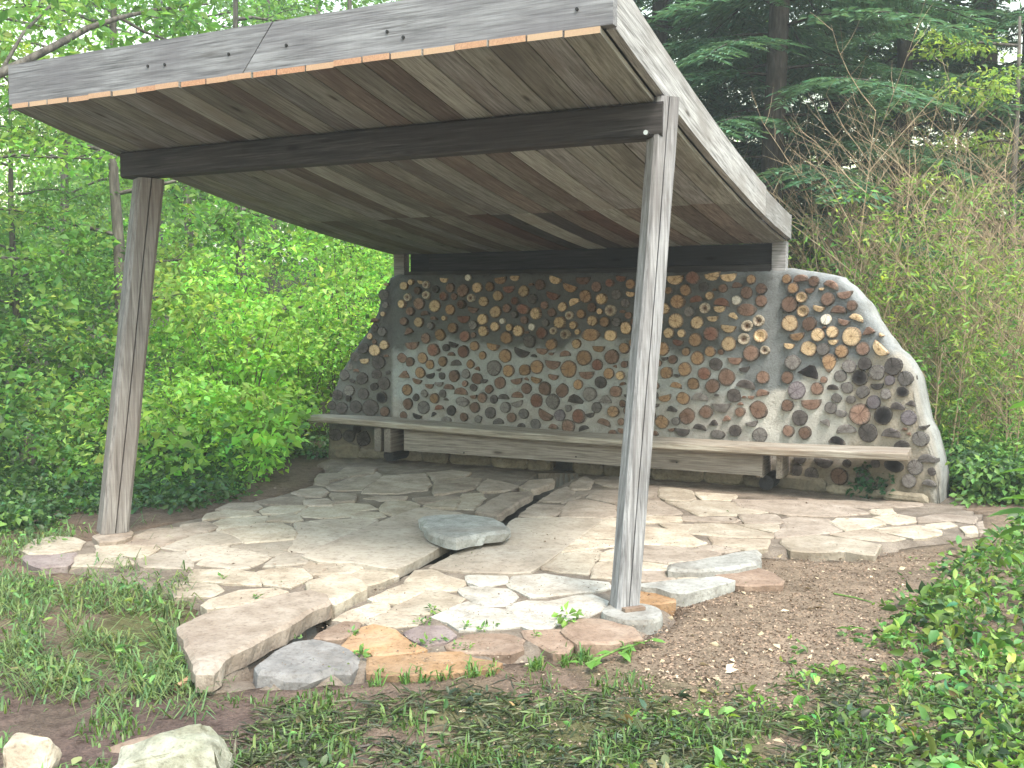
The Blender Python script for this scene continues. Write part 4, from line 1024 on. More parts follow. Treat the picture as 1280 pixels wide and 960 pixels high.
def hemlock(seed, H=13., R=2.6, z0=1.2, col=HEM):
    rng = np.random.default_rng(seed); r = random.Random(seed); tubes = [tube([Vector((.05*math.sin(i), .04*math.cos(i*2), H*i/8)) for i in range(9)], [.155*(1-.85*i/8)+.01 for i in range(9)], 9)]
    Ps, Ds, Ns, Ls, Cs = [], [], [], [], []
    z = z0; k = 0
    while z < H*.97:
        ln = R*(1-(z/H)**1.3)*r.uniform(.75, 1.15)+.25; a = k*2.399+r.uniform(-.3, .3); k += 1
        path = []
        for q in range(7):
            u = q/6; path.append(Vector((math.cos(a)*ln*u, math.sin(a)*ln*u, z+ln*(.10*u-.34*u*u))))
        tubes.append(tube(path, [.018*(1-.8*q/6)+.002 for q in range(7)], 4, False))
        nt_ = max(6, int(ln*9))
        side = Vector((-math.sin(a), math.cos(a), 0)); fwd = Vector((math.cos(a), math.sin(a), -.25))
        for w_ in range(nt_):
            u = lerp(.15, 1., (w_+.5)/nt_); j = min(5, int(u*6)); b0 = path[j].lerp(path[j+1], u*6-j)
            for sg in (-1, 1):
                tl = ln*.34*(1.1-u*.75)*r.uniform(.6, 1.15)+.06; d = (side*sg*.85+fwd*.6+Vector((0, 0, r.uniform(-.25, .05)))).normalized()
                m = max(3, int(tl/.045))
                for q in range(m):
                    b = b0+d*tl*(q/m); b.z -= .12*tl*(q/m)**2
                    for s2 in (-1, 1):
                        dd = d*.7+d.cross(Vector((0, 0, 1)))*s2*.7+Vector((0, 0, r.uniform(-.2, .1)))
                        Ps.append(tuple(b)); Ds.append(tuple(dd)); Ns.append((r.gauss(0, .25), r.gauss(0, .25), 1)); Ls.append(.13*r.uniform(.6, 1.3))
        z += r.uniform(.07, .14)
    n = len(Ps); L = np.array(Ls); V, T, C = leaf_arrays(np.array(Ps), np.array(Ds), np.array(Ns), L, L*.26, tint(col, n, .25, rng), .1)
    tv, tf = cat(tubes); return mesh('trunk', tv, tf, True), tri_mesh('crown', V, T, C)

def put_tree(name, pair, label, cat_, loc, rz, sc, group, barkm, leafm='leaf'):
    o = thing(name, label, cat_, loc, group, rz); o.scale = (sc, sc, sc)
    bpy.context.view_layer.update()
    for me, nm, mt in ((pair[0], 'trunk', barkm), (pair[1], 'crown', leafm)):
        c = bpy.data.objects.new(nm, me); COL.objects.link(c); c.parent = o
        if len(me.materials) == 0: me.materials.append(M[mt])
    return o
def gpos(px, dist):
    p = at_dist(px, 400, dist); return Vector((p.x, p.y, gh0(p.x, p.y)-.05))

BL = [broadleaf(101, 7.5, 1.3, 2.3, GREEN), broadleaf(102, 9., 2.0, 2.6, BRIGHT), broadleaf(103, 6.5, .8, 2.0, YEL), broadleaf(104, 10., 2.6, 2.9, GREEN, nl=13, L=.10)]
trees = [  # px, distance, variant, scale
 (20, 13.5, 0, .62), (85, 17, 1, .9), (150, 12.5, 2, .95), (235, 17, 3, .95), (300, 13.5, 0, .9), (-80, 11, 1, .8), (-210, 13, 0, .9), (-330, 15, 3, .9), (1420, 15, 1, .9), (1560, 17, 0, 1.), (340, 20, 1, 1.1), (440, 16, 0, 1.),
 (400, 25, 3, 1.2), (520, 21, 1, 1.1), (600, 24, 3, 1.1), (680, 19, 0, 1.1), (760, 24, 1, 1.2), (1262, 12.5, 2, .72), (1190, 17, 2, .8), (1075, 20, 2, .85), (900, 26, 3, .9), (200, 28, 1, 1.3), (300, 30, 3, 1.3)]
for i, (px, di, k, sc) in enumerate(trees):
    lab = 'slender broadleaf tree in the bright green wood left of the pavilion' if px < 560 else 'leafy green tree showing between the dark hemlocks behind the pavilion'
    put_tree('broadleaf_tree', BL[k], lab, 'tree', gpos(px, di), i*1.7, sc, 'broadleaf trees left of the pavilion' if px < 560 else 'broadleaf trees behind the hemlocks', 'bark_grey')
HK = [hemlock(201), hemlock(202, 12., 2.9, 1.6)]
for px, di, k, sc, lab in ((966, 12.0, 0, 1.0, 'dark hemlock with straight trunk right behind the pavilion roof'), (822, 14.0, 1, 1.05, 'dark hemlock half hidden by the pavilion roof corner'),
                           (1120, 14.5, 1, .9, 'drooping hemlock behind the tan brush'), (1275, 14.5, 1, .7, 'small hemlock at the right edge behind the tan brush'), (1040, 16.5, 0, 1.05, 'hemlock farther back between two dark trunks'), (890, 16.5, 0, 1.05, 'hemlock in the gap between the roof corner and the straight trunk')):
    put_tree('hemlock_tree', HK[k], lab, 'tree', gpos(px, di), px*.01, sc, 'hemlocks behind the pavilion', 'bark_dark', 'needle')
# big bare trunk at top right, with a fork
p = gpos(1214, 15.); t_ = thing('tall_tree', 'thick brown tree trunk rising at the upper right edge', 'tree', p)
path = [p+Vector((.12*math.sin(i*.7), .1*math.cos(i), i*1.3)) for i in range(9)]
tb = [tube(path, [.185-.012*i for i in range(9)], 10)]
for k, (h, a, ln) in enumerate(((3.6, .1, 2.2), (4.4, 2.6, 2.0), (5.4, .9, 2.4), (6.6, 4., 2.5), (7.6, 5.4, 2.2), (8.6, 1.5, 2.), (9.4, 3.1, 1.8))):
    q0 = p+Vector((0, 0, h)); tb.append(tube([q0, q0+Vector((math.cos(a)*ln*.5, math.sin(a)*ln*.5, ln*.3)), q0+Vector((math.cos(a)*ln, math.sin(a)*ln, ln*.42))], [.06, .04, .015], 6))
tv, tf = cat(tb); link('trunk', mesh('trunk', tv, tf, True), M['bark_brown'], t_)
rng = np.random.default_rng(55); cl = []
for k, (h, a, ln) in enumerate(((3.6, .1, 2.2), (4.4, 2.6, 2.0), (5.4, .9, 2.4), (6.6, 4., 2.5), (7.6, 5.4, 2.2), (8.6, 1.5, 2.), (9.4, 3.1, 1.8))):
    for u in (.5, .75, 1., 1.15):
        q = p+Vector((math.cos(a)*ln*u, math.sin(a)*ln*u, h+ln*(.75*u-.33*u*u)))
        for _ in range(3): cl.append(cluster(tuple(q+Vector(rng.normal(size=3)*.3)), 60, .5, .5, .12, .5, GREEN, rng))
V, T, C = join_arrays(cl); link('crown', tri_mesh('crown', V, T, C), M['leaf'], t_)
# overhanging limb at top left
p = at_dist(-190, 400, 7.2); p.z = gh0(p.x, p.y)-.05; t_ = thing('leaning_tree', 'tree at the left edge with one long bare limb arching over', 'tree', p)
L0 = [at_dist(-60, 115, 7.6), at_dist(0, 92, 7.8), at_dist(60, 62, 8.0), at_dist(110, 35, 8.2), at_dist(150, 22, 8.4), at_dist(195, 12, 8.7), at_dist(260, 5, 9.1)]
L1 = [L0[4], at_dist(180, 40, 8.6), at_dist(215, 52, 8.8), at_dist(240, 60, 9.)]
L2 = [L0[1], at_dist(30, 40, 8.2), at_dist(70, 0, 8.6), at_dist(90, -40, 9.)]
tp = [p, p+Vector((.05, .05, 1.)), p.lerp(L0[0], .5)+Vector((0, 0, .5)), L0[0]]
tb = [tube(tp, [.12, .10, .07, .038], 8), tube(L0, [.036, .032, .028, .024, .020, .015, .008], 6), tube(L1, [.014, .012, .009, .004], 5), tube(L2, [.016, .012, .009, .004], 5),
      tube([tp[2], tp[2]+Vector((-.3, .4, 1.2)), tp[2]+Vector((-.5, .9, 2.6))], [.06, .045, .02], 6)]
tv, tf = cat(tb); link('trunk', mesh('trunk', tv, tf, True), M['bark_grey'], t_)
rng = np.random.default_rng(56); cl = []
for q in L1+L2[1:]+L0[3:]:
    for _ in range(3): cl.append(cluster(tuple(Vector(q)+Vector(rng.normal(size=3)*.25)), 26, .35, .35, .085, .55, GREEN, rng))
for _ in range(16): cl.append(cluster(tuple(tp[2]+Vector((-.5, .9, 2.4))+Vector(rng.normal(size=3)*.5)), 40, .4, .4, .085, .55, GREEN, rng))
V, T, C = join_arrays(cl); link('crown', tri_mesh('crown', V, T, C), M['leaf'], t_)

# ---- undergrowth: the leafy mass left of and behind the shelter
def undergrowth(name, label, cat_, spots, mat='leaf'):
    V, T, C = join_arrays(spots); o = link(name, tri_mesh(name, V, T, C), M[mat]); o['kind'] = 'stuff'; o['label'] = label; o['category'] = cat_; return o
rng = np.random.default_rng(77); r = random.Random(77); sp = []
for _ in range(1600):
    px = r.uniform(-330, 500); di = r.uniform(8.6, 18)
    if px > 345 and di < 11.4: continue
    if di < 10.5 and r.random() < .5: continue
    p = at_dist(px, 400, di); g = gh0(p.x, p.y); hmax = lerp(.5, 2.7, sstep(8.6, 14, di+1.2*vn(px*.015, di*.4)))*(.75+.5*vn(px*.012, di*.7, 4)+.25)
    z = g+hmax*r.random()**.6
    k = sstep(80, 300, px); base = np.array(GREEN)*(1-k)+np.array(BRIGHT)*k
    tone = vn(px*.02, di*.5, 17)+.6*vn(px*.06, z*1.3, 19)
    base = base*(1+.4*tone)*(1+.65*k)  # sunlit glow toward the right painted into the leaf colour
    if tone > .1 and r.random() < .5: base = np.array(YEL)*(1+.3*tone)
    if tone < -.25 and r.random() > k*.8: base = np.array(DEEP)*1.3
    if z-g < .35*hmax: base = base*.75  # shadow low in the thicket painted in by darkening the leaves
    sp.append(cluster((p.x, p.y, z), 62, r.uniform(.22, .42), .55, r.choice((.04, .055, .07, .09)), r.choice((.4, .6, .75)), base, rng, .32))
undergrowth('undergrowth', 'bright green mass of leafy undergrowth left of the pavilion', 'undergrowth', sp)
# low dark ivy carpet at the left
sp = []
for _ in range(900):
    px = r.uniform(-60, 420); py = r.uniform(548, 668); p = on_z(px, py, -.03)
    if inpoly(p.x, p.y, PW) or p.x > -3.75: continue
    if px > 300 and py > 575 and px < 420: continue
    if py > 640 and px > 60 and px < 240: continue
    hh = .05+.16*abs(vn(p.x*1.3, p.y*1.3, 4))
    sp.append(cluster((p.x, p.y, gh0(p.x, p.y)+hh*r.random()), 26, .16, .45, .055, .6, DEEP if r.random() < .75 else GREEN, rng, .3))
undergrowth('ground_ivy', 'low dark ivy carpet beside and behind the left post', 'ivy', sp, 'leaf_ground')
# far wood that closes the view
sp = []
for _ in range(1750):
    px = r.uniform(-550, 1900); di = r.uniform(27, 44); p = at_dist(px, 400, di); g = gh0(p.x, p.y)
    z = g+r.uniform(.15, 1)*lerp(6.5, 8.5, r.random())*(.55+.6*abs(vn(px*.012, di*.1)))*lerp(.5, 1., sstep(1000, 700, px))*lerp(.45, 1., max(sstep(0, 160, px), sstep(-20, -150, px)))
    sp.append(cluster((p.x, p.y, z), 42, r.uniform(.8, 1.6), .6, .26, .6, GREEN if r.random() < .6 else BRIGHT, rng))
undergrowth('far_wood', 'pale green far woodland seen through the nearer trees', 'woodland', sp)

# ---- the bush with broad leaves against the left end of the wall
def shrub(seed, H, R, n, L, col, W=.62):
    rng = np.random.default_rng(seed); r = random.Random(seed); tb, cl = [], []
    for k in range(9):
        a = k*2.4; e = Vector((math.cos(a)*R*r.uniform(.3, .9), math.sin(a)*R*r.uniform(.3, .9), H*r.uniform(.55, 1.)))
        tb.append(tube([Vector((0, 0, -.05)), e*.5+Vector((0, 0, .1*H)), e], [.012, .008, .003], 4, False))
        for u in (.35, .6, .85, 1.): cl.append(cluster(tuple(e*u+Vector((0, 0, .1*H*(1-u)))), n, R*.38, .5, L, W, col, rng))
    tv, tf = cat(tb); V, T, C = join_arrays(cl); return mesh('stem', tv, tf, True), tri_mesh('foliage', V, T, C)
def put_shrub(name, pair, label, cat_, loc, rz, sc, group=None, mat='leaf'):
    o = thing(name, label, cat_, loc, group, rz); o.scale = (sc, sc, sc)
    for me, nm, mt in ((pair[0], 'stem', 'bark_brown'), (pair[1], 'foliage', mat)):
        c = bpy.data.objects.new(nm, me); COL.objects.link(c); c.parent = o
        if len(me.materials) == 0: me.materials.append(M[mt])
    return o
SH = [shrub(301, 1.5, .75, 40, .075, (.25, .41, .085)), shrub(302, 2.2, .8, 46, .06, BRIGHT), shrub(303, .8, .6, 36, .075, (.23, .39, .08))]
for px, di, k, sc, lab in ((430, 12.6, 1, 1.15, 'tall leafy shrub growing behind the left end of the cordwood wall'), (372, 12.0, 0, 1., 'bright green shrub with broad leaves left of the cordwood wall'),
                           (325, 10.6, 2, 1.1, 'low broad-leaved bush in front of the taller shrubs at left'), (300, 11.2, 0, 1.15, 'rounded bright shrub right of the left post'), (250, 10.2, 2, 1.1, 'small leafy bush just right of the left post')):
    put_shrub('shrub', SH[k], lab, 'shrub', gpos(px, di), px*.03, sc, 'shrubs left of the wall')

# ---- tan bare brush to the right of the wall
def brush(seed, H):
    r = random.Random(seed); tb = []
    def twig(p, d, ln, rad, lvl):
        n = 4; path = [p]; q = p.copy(); dd = d.copy()
        for i in range(n):
            dd = (dd+Vector((r.gauss(0, .08), r.gauss(0, .08), r.gauss(.03, .06)))).normalized(); q = q+dd*ln/n; path.append(q.copy())
        tb.append(tube(path, [rad*(1-.75*i/n) for i in range(n+1)], 3 if lvl else 5, False))
        if lvl < 2:
            m = 13 if lvl == 0 else 5
            for k in range(m):
                t = lerp(.25, 1., (k+r.random())/m); j = min(n-1, int(t*n)); b = path[j].lerp(path[j+1], min(1, t*n-j)); a = r.uniform(0, 6.28)
                nd = (dd*.75+Vector((math.cos(a), math.sin(a), r.uniform(-.05, .6)))*(.9 if lvl == 0 else 1.)).normalized()
                twig(b, nd, ln*r.uniform(.22, .42), rad*.5, lvl+1)
    for k in range(6):
        a = k*1.05+r.random(); q_ = r.uniform(.05, .4); twig(Vector((math.cos(a)*q_, math.sin(a)*q_, -.1)), Vector((math.cos(a)*.08, math.sin(a)*.08, 1)).normalized(), H*r.uniform(.6, 1.05), .0095, 0)
    tv, tf = cat(tb); return mesh('twigs', tv, tf, True)
BRU = [brush(401, 3.0), brush(402, 2.6), brush(403, 3.3)]
rng = np.random.default_rng(78); r = random.Random(78)
def brush_leaves(seed, H):
    rng = np.random.default_rng(seed); rr = random.Random(seed); cl = []
    for _ in range(85):
        a = rr.uniform(0, 6.28); d = rr.uniform(0, .8); z = 1.25*H*rr.random()**1.1
        cl.append(cluster((math.cos(a)*d, math.sin(a)*d, z), 24, .22, .8, .07, .28, YEL if rr.random() < .6 else GREEN, rng, .3))
    V, T, C = join_arrays(cl); return tri_mesh('foliage', V, T, C)
BRL = [brush_leaves(411, 2.0), brush_leaves(412, 1.7), brush_leaves(413, 2.1)]
for i, (px, di) in enumerate([(1010, 10.6), (1055, 10.2), (1085, 9.9), (1120, 10.6), (1160, 10.0), (1195, 9.6), (1235, 10.2), (1275, 9.5), (1030, 11.8), (1100, 11.8), (1180, 11.5), (1250, 11.6), (1310, 10.6), (1140, 12.8), (1215, 13.0)]):
    k = i % 3; o = thing('bare_bush', 'tangled tan bush of bare twigs right of the cordwood wall', 'bush', gpos(px, di), 'tan bare bushes right of the wall', i*1.3); s_ = r.uniform(.85, 1.1); o.scale = (s_, s_, s_)
    for me, nm, mt in ((BRU[k], 'twigs', 'bark_tan'), (BRL[k], 'foliage', 'leaf')):
        c = bpy.data.objects.new(nm, me); COL.objects.link(c); c.parent = o
        if len(me.materials) == 0: me.materials.append(M[mt])
# green growth low behind the right end of the wall
sp = []
for _ in range(360):
    px = r.uniform(1165, 1320); di = r.uniform(8.4, 10.5); p = at_dist(px, 400, di)
    if p.x < 1.45+.25*(p.y-3.7) and p.y < 4.3: continue
    sp.append(cluster((p.x, p.y, gh0(p.x, p.y)+.32*r.random()**1.2), 40, .2, .6, .055, .6, DEEP if r.random() < .5 else GREEN, rng))
undergrowth('wall_end_ivy', 'low green ivy at the right foot of the cordwood wall', 'ivy', sp, 'leaf_ground')

# ---- foreground growth on the right: leafy weeds
sp = []
for _ in range(1400):
    px = r.uniform(1090, 1480); py = r.uniform(660, 1000)
    lim = np.interp(py, [655, 690, 740, 790, 830], [1275, 1215, 1165, 1120, 1090])
    if px < lim+75*vn(px*.018, py*.018)+30*vn(px*.07, py*.07): continue
    if r.random() > .35+.65*sstep(-.3, .2, vn(px*.03, py*.04, 6)): continue
    p = on_z(px, py, -.02); hh = .03+.28*sstep(lim, lim+110, px)*sstep(860, 770, py)
    if py > 815 and r.random() < .45+.4*sstep(1300, 1120, px): continue
    col = np.array([BRIGHT, GREEN, YEL, DEEP][r.choice((0, 0, 1, 1, 2, 3))])
    sp.append(cluster((p.x, p.y, gh0(p.x, p.y)+hh*r.random()), r.randint(6, 16), r.uniform(.07, .13), .6, r.uniform(.03, .062), r.uniform(.35, .65), col*r.uniform(.7, 1.), rng, .35, .15, .8, True))
for _ in range(150):
    px = r.uniform(880, 1260); py = r.uniform(690, 900)
    if px < np.interp(py, [690, 760, 840, 900], [1120, 1040, 960, 880])+60*vn(px*.03, py*.03, 31): continue
    p = on_z(px, py, -.02)
    if inpoly(p.x, p.y, PW): continue
    sp.append(cluster((p.x, p.y, gh0(p.x, p.y)+.012), r.randint(3, 8), r.uniform(.02, .05), .5, r.uniform(.018, .04), r.uniform(.3, .6), np.array(GREEN)*r.uniform(.6, 1.2), rng, .35, .1, 1., True))
undergrowth('weeds', 'bright green leafy weeds crowding the right foreground', 'weeds', sp, 'leaf_ground')
sp = []; DRY = (.20, .16, .075); WILT = (.075, .105, .052)
for _ in range(2600):
    px = r.uniform(330, 1400); py = r.uniform(828, 1010)
    y0 = np.interp(px, [330, 620, 850, 1000, 1150], [858, 848, 862, 838, 800])
    dens = (.22+.30*sstep(500, 1000, px))*sstep(-.25, .45, vn(px*.010, py*.028, 3)+.35*vn(px*.04, py*.08, 5))*2.
    dens *= sstep(y0-8, y0+40, py)
    if r.random() > dens: continue
    p = on_z(px, py, -.03); k = sstep(650, 1080, px+60*vn(px*.02, py*.04, 9)); q = r.random()
    base = np.array(BRIGHT)*.85 if q < k*.6 else (np.array(GREEN)*.9 if q < .25+k*.45 else (np.array(DRY) if q > .9 else np.array(WILT)*r.uniform(.5, 1.2)))
    sp.append(cluster((p.x, p.y, gh0(p.x, p.y)+.006+.035*k*r.random()), r.randint(3, 9), r.uniform(.04, .09), .14, r.choice((.018, .026, .035, .042)), r.choice((.16, .3, .45, .6)), base, rng, .4, .05, 1.6, True))
undergrowth('cut_leaves', 'wilted cut leaves strewn over the soil in the foreground', 'leaves', sp, 'leaf_ground')

# ---- grass
def blades(P, H, lean, col, rng, wd=.006):
    n = len(P); a = rng.random(n)*6.28; d = np.stack([np.cos(a), np.sin(a), np.zeros(n)], 1); s = np.stack([-np.sin(a), np.cos(a), np.zeros(n)], 1)
    h = H[:, None]; ln = lean[:, None]; w = wd*(.35+.6*rng.random(n))[:, None]
    p0 = P; p1 = P+d*h*ln*.35+np.array([0, 0, 1])*h*.62; p2 = P+d*h*ln+np.array([0, 0, 1])*h*np.maximum(.12, 1-.5*ln)
    V = np.stack([p0-s*w, p0+s*w, p1-s*w*.8, p1+s*w*.8, p2], 1).reshape(-1, 3); i = np.arange(n)*5
    T = np.concatenate([np.stack([i, i+1, i+3], 1), np.stack([i, i+3, i+2], 1), np.stack([i+2, i+3, i+4], 1)])
    return V, T, np.repeat(col, 5, 0)
def grass(name, label, test, n, box_, hr, base, rng, lean=(.2, 1.1)):
    P = []
    while len(P) < n:
        px, py = r.uniform(box_[0], box_[1]), r.uniform(box_[2], box_[3])
        if r.random() > test(px, py): continue
        p = on_z(px, py, -.05)
        if inpoly(p.x, p.y, PW) and r.random() > (.6 if px < 240 and 706 < py < 790 else .02): continue
        P.append((p.x, p.y, gh0(p.x, p.y)-.01))
    P = np.array(P); H = rng.uniform(hr[0], hr[1], n)*(.6+.8*rng.random(n)); o = blades(P, H, rng.uniform(lean[0], lean[1], n), tint(base, n, .3, rng), rng)
    return o
rng = np.random.default_rng(90)
def t_left(px, py):
    k = sstep(250, 210, px-.12*max(0, py-700))*sstep(650, 690, py)*sstep(905, 840, py+.28*max(0, 150-px)*.9)
    return k*sstep(-.35, .2, vn(px*.02, py*.03, 2))
g1 = grass('grass', '', t_left, 4400, (-120, 260, 650, 900), (.035, .13), (.14, .205, .075), rng, (.7, 1.9))
def t_front(px, py): return sstep(-.05, .35, vn(px*.011, py*.022, 8))*sstep(838, 880, py)
g2 = grass('grass', '', t_front, 3600, (-60, 1340, 835, 1000), (.025, .07), (.10, .17, .045), rng)
def t_edge(px, py): return 1. if abs(py-np.interp(px, [240, 440, 620, 760], [850, 856, 842, 822])) < 9 and vn(px*.05, 1) > .05 else 0.
g3 = grass('grass', '', t_edge, 380, (240, 800, 820, 870), (.03, .09), (.11, .21, .05), rng)
n = 9000; P = []; 
while len(P) < n:
    px, py = r.uniform(250, 1330), r.uniform(835, 1010)
    y0 = np.interp(px, [250, 330, 620, 850, 1000, 1150, 1330], [930, 868, 850, 866, 842, 805, 790])
    if r.random() > sstep(y0-4, y0+38, py)*sstep(-.45, .25, vn(px*.012, py*.03, 21)): continue
    p = on_z(px, py, -.035); P.append((p.x, p.y, gh0(p.x, p.y)+.004+.012*r.random()))
P = np.array(P); L = rng.uniform(.025, .11, n); D = rdirs(n, rng); D[:, 2] *= .16
cc = np.array([(.075, .095, .052), (.11, .13, .065), (.17, .17, .095), (.055, .06, .042), (.14, .20, .07)])[rng.choice(5, n, p=[.28, .25, .17, .15, .15])]
g4 = leaf_arrays(P, D, rdirs(n, rng, 1.5), L, rng.uniform(.003, .010, n), cc*(.75+.5*rng.random((n, 1))), .3)
V, T, C = join_arrays(g4 and [g4]); o = link('clippings', tri_mesh('clippings', V, T, C), M['leaf_ground']); o['kind'] = 'stuff'; o['label'] = 'dull olive grass clippings littering the foreground soil'; o['category'] = 'clippings'
V, T, C = join_arrays([g1, g2, g3]); o = link('grass', tri_mesh('grass', V, T, C), M['leaf_ground']); o['kind'] = 'stuff'; o['label'] = 'short grass and sedge growing on the soil round the patio'; o['category'] = 'grass'
sp = []
for _ in range(150):
    px, py = r.uniform(-60, 235), r.uniform(665, 850)
    if r.random() > t_left(px, py)+.08: continue
    p = on_z(px, py, -.03)
    if inpoly(p.x, p.y, PIN): continue
    sp.append(cluster((p.x, p.y, gh0(p.x, p.y)+.12*r.random()**1.5), 8, .08, .6, .036, .4, GREEN, rng, .35, .25, 1.2, True))
undergrowth('left_weeds', 'small leafy weeds among the grass at the left edge of the patio', 'weeds', sp, 'leaf_ground')

# ================================================================== SMALL THINGS
def rock(name, label, loc, dims, mat, seed, rz=0., n=26):
    r_ = random.Random(seed); b_ = bmesh.new()
    for _ in range(n):
        v = Vector((r_.gauss(0, 1), r_.gauss(0, 1), r_.gauss(0, 1))).normalized(); v = Vector([max(-.78, min(.78, c)) for c in v])
        b_.verts.new((v.x*dims[0]*.62, v.y*dims[1]*.62, v.z*dims[2]*.62))
    res = bmesh.ops.convex_hull(b_, input=list(b_.verts)); 
    for v in [v for v in b_.verts if not v.link_faces]: b_.verts.remove(v)
    bmesh.ops.bevel(b_, geom=list(b_.edges), offset=min(dims)*.035, segments=1, affect='EDGES')
    bmesh.ops.triangulate(b_, faces=list(b_.faces)); bmesh.ops.subdivide_edges(b_, edges=list(b_.edges), cuts=2, use_grid_fill=True)
    for v in b_.verts:
        k = .05*vn(v.co.x*14, v.co.y*14, v.co.z*14+seed)+.03*vn(v.co.x*40, v.co.y*40, v.co.z*40+seed); v.co += v.co.normalized()*k*min(dims)*1.2
    me = bpy.data.meshes.new(name); b_.to_mesh(me); b_.free()
    o = link(name, me, M[mat], None, Matrix.Translation(loc) @ Matrix.Rotation(rz, 4, 'Z')); return tag(o, label, 'rock')
p = on_z(222, 990, -.10); rock('rock', 'large angular mossy rock at the bottom left, the biggest there', p+Vector((0, 0, .07)), (.35, .30, .24), 'stone_moss', 4, .5)
p = on_z(38, 975, -.10); rock('rock', 'squarish pale rock in the bottom left corner', p+Vector((0, 0, .065)), (.16, .15, .17), 'stone_cream', 9, .2)
p = on_z(310, 985, -.09); rock('rock', 'small orange brown rock beside the big mossy one', p+Vector((0, 0, .02)), (.12, .10, .08), 'stone_orange', 12, .9)
p = on_z(174, 940, -.10); rock('rock', 'low earth-covered rock behind the mossy rock', p+Vector((0, 0, .0)), (.22, .13, .10), 'stone_brown', 15, 1.2)
# rotten stumps in the ivy
for px, py, h, rr, lab in ((42, 588, .34, .13, 'taller rotten brown stump in the ivy at the left edge'), (70, 592, .18, .16, 'squat rotten stump leaning against the taller one')):
    p = on_z(px, py, -.05); K = 12; V = []
    for q, (z, k) in enumerate(((-.06, 1.25), (.0, 1.1), (h*.5, .85), (h*.85, .62), (h, .35))):
        for i in range(K):
            a = 2*math.pi*i/K; k2 = k*(1+.25*vn(math.cos(a)*1.5, math.sin(a)*1.5, z*5+px)); V.append((math.cos(a)*rr*k2, math.sin(a)*rr*k2, z+(.06*vn(a, px) if q > 2 else 0)))
    Fc = [(q*K+i, q*K+(i+1) % K, (q+1)*K+(i+1) % K, (q+1)*K+i) for q in range(4) for i in range(K)]+[tuple(4*K+i for i in range(K))]
    tag(link('stump', mesh('stump', V, Fc), M['bark_brown'], None, Matrix.Translation(Vector((p.x, p.y, gh0(p.x, p.y))))), lab, 'stump')
# broad leaf mesh
def big_leaf(L, W, n=6, cup=.12, droop=.25):
    V = []
    for i in range(n+1):
        t = i/n; w_ = W*.5*math.sin(math.pi*min(1, t*.97+.03)**.75)*(1-.12*(i % 2)*(0 < i < n)); y = -droop*L*t*t
        V += [(t*L, -w_, y+cup*w_*1.6), (t*L, 0, y), (t*L, w_, y+cup*w_*1.6)]
    Fc = []
    for i in range(n):
        for k in range(2): Fc.append((i*3+k, i*3+k+1, (i+1)*3+k+1, (i+1)*3+k))
    me = mesh('leaf', V, Fc, True); a = me.color_attributes.new('Col', 'FLOAT_COLOR', 'POINT')
    for d in a.data: d.color = (.135, .285, .055, 1)
    me.materials.append(M['leaf_ground']); return me
BLF = [big_leaf(.17, .115), big_leaf(.13, .08), big_leaf(.10, .05)]
def leafy(name, label, cat_, base, stem, leaves, radius=.006, group=None):
    """plant of one stem with single leaves as parts"""
    t = thing(name, label, cat_, base, group)
    tv, tf = tube(stem, [radius*(1-.6*i/(len(stem)-1)) for i in range(len(stem))], 5)
    link('stem', mesh('stem', tv, tf, True), M['stem_green'], t)
    for (p, az, el, k, sc) in leaves:
        mw = Matrix.Translation(p) @ Matrix.Rotation(az, 4, 'Z') @ Matrix.Rotation(-el, 4, 'Y') @ Matrix.Rotation(rl.gauss(0, .3), 4, 'X') @ Matrix.Scale(sc, 4)
        link('leaf', BLF[k], (), t, mw)
    return t
base = on_z(1292, 770, -.03); base.z = gh0(base.x, base.y)
tipz = base+Vector((-.02, .10, 1.0)); stem = [base, base.lerp(tipz, .4)+Vector((.03, 0, 0)), base.lerp(tipz, .75)+Vector((.01, 0, 0)), tipz]
lv = []
for i in range(15):
    t = .42+.58*i/14; q = base.lerp(tipz, t); lv.append((q, 2.0+i*2.3, rl.uniform(-.2, .4), 0 if t < .7 else 1, rl.uniform(.75, 1.1)))
lv += [(base.lerp(tipz, .46), math.pi+.1, .1, 0, 1.25), (base.lerp(tipz, .40), math.pi-.35, -.25, 0, 1.2), (base.lerp(tipz, .52), math.pi+.5, .3, 0, 1.1)]
leafy('sapling', 'young sapling with broad bright leaves at the right edge', 'sapling', base, stem, lv)
# uprooted weed lying by the right post
pb = on_z(732, 830, .0); pa = on_z(812, 800, .0); pb.z = pa.z = gh0(pa.x, pa.y)+.03
lv = []
for i in range(13):
    t = i/12; q = pb.lerp(pa, t)+Vector((rl.gauss(0, .02), rl.gauss(0, .02), .005)); lv.append((q, rl.uniform(0, 6.28), rl.uniform(-.1, .2), rl.choice((1, 2, 2)), rl.uniform(.45, .75)))
leafy('uprooted_weed', 'uprooted leafy weed lying beside the foot of the right post', 'weed', pb.lerp(pa, .5), [pb, pb.lerp(pa, .5)+Vector((0, 0, .012)), pa], lv, .007)
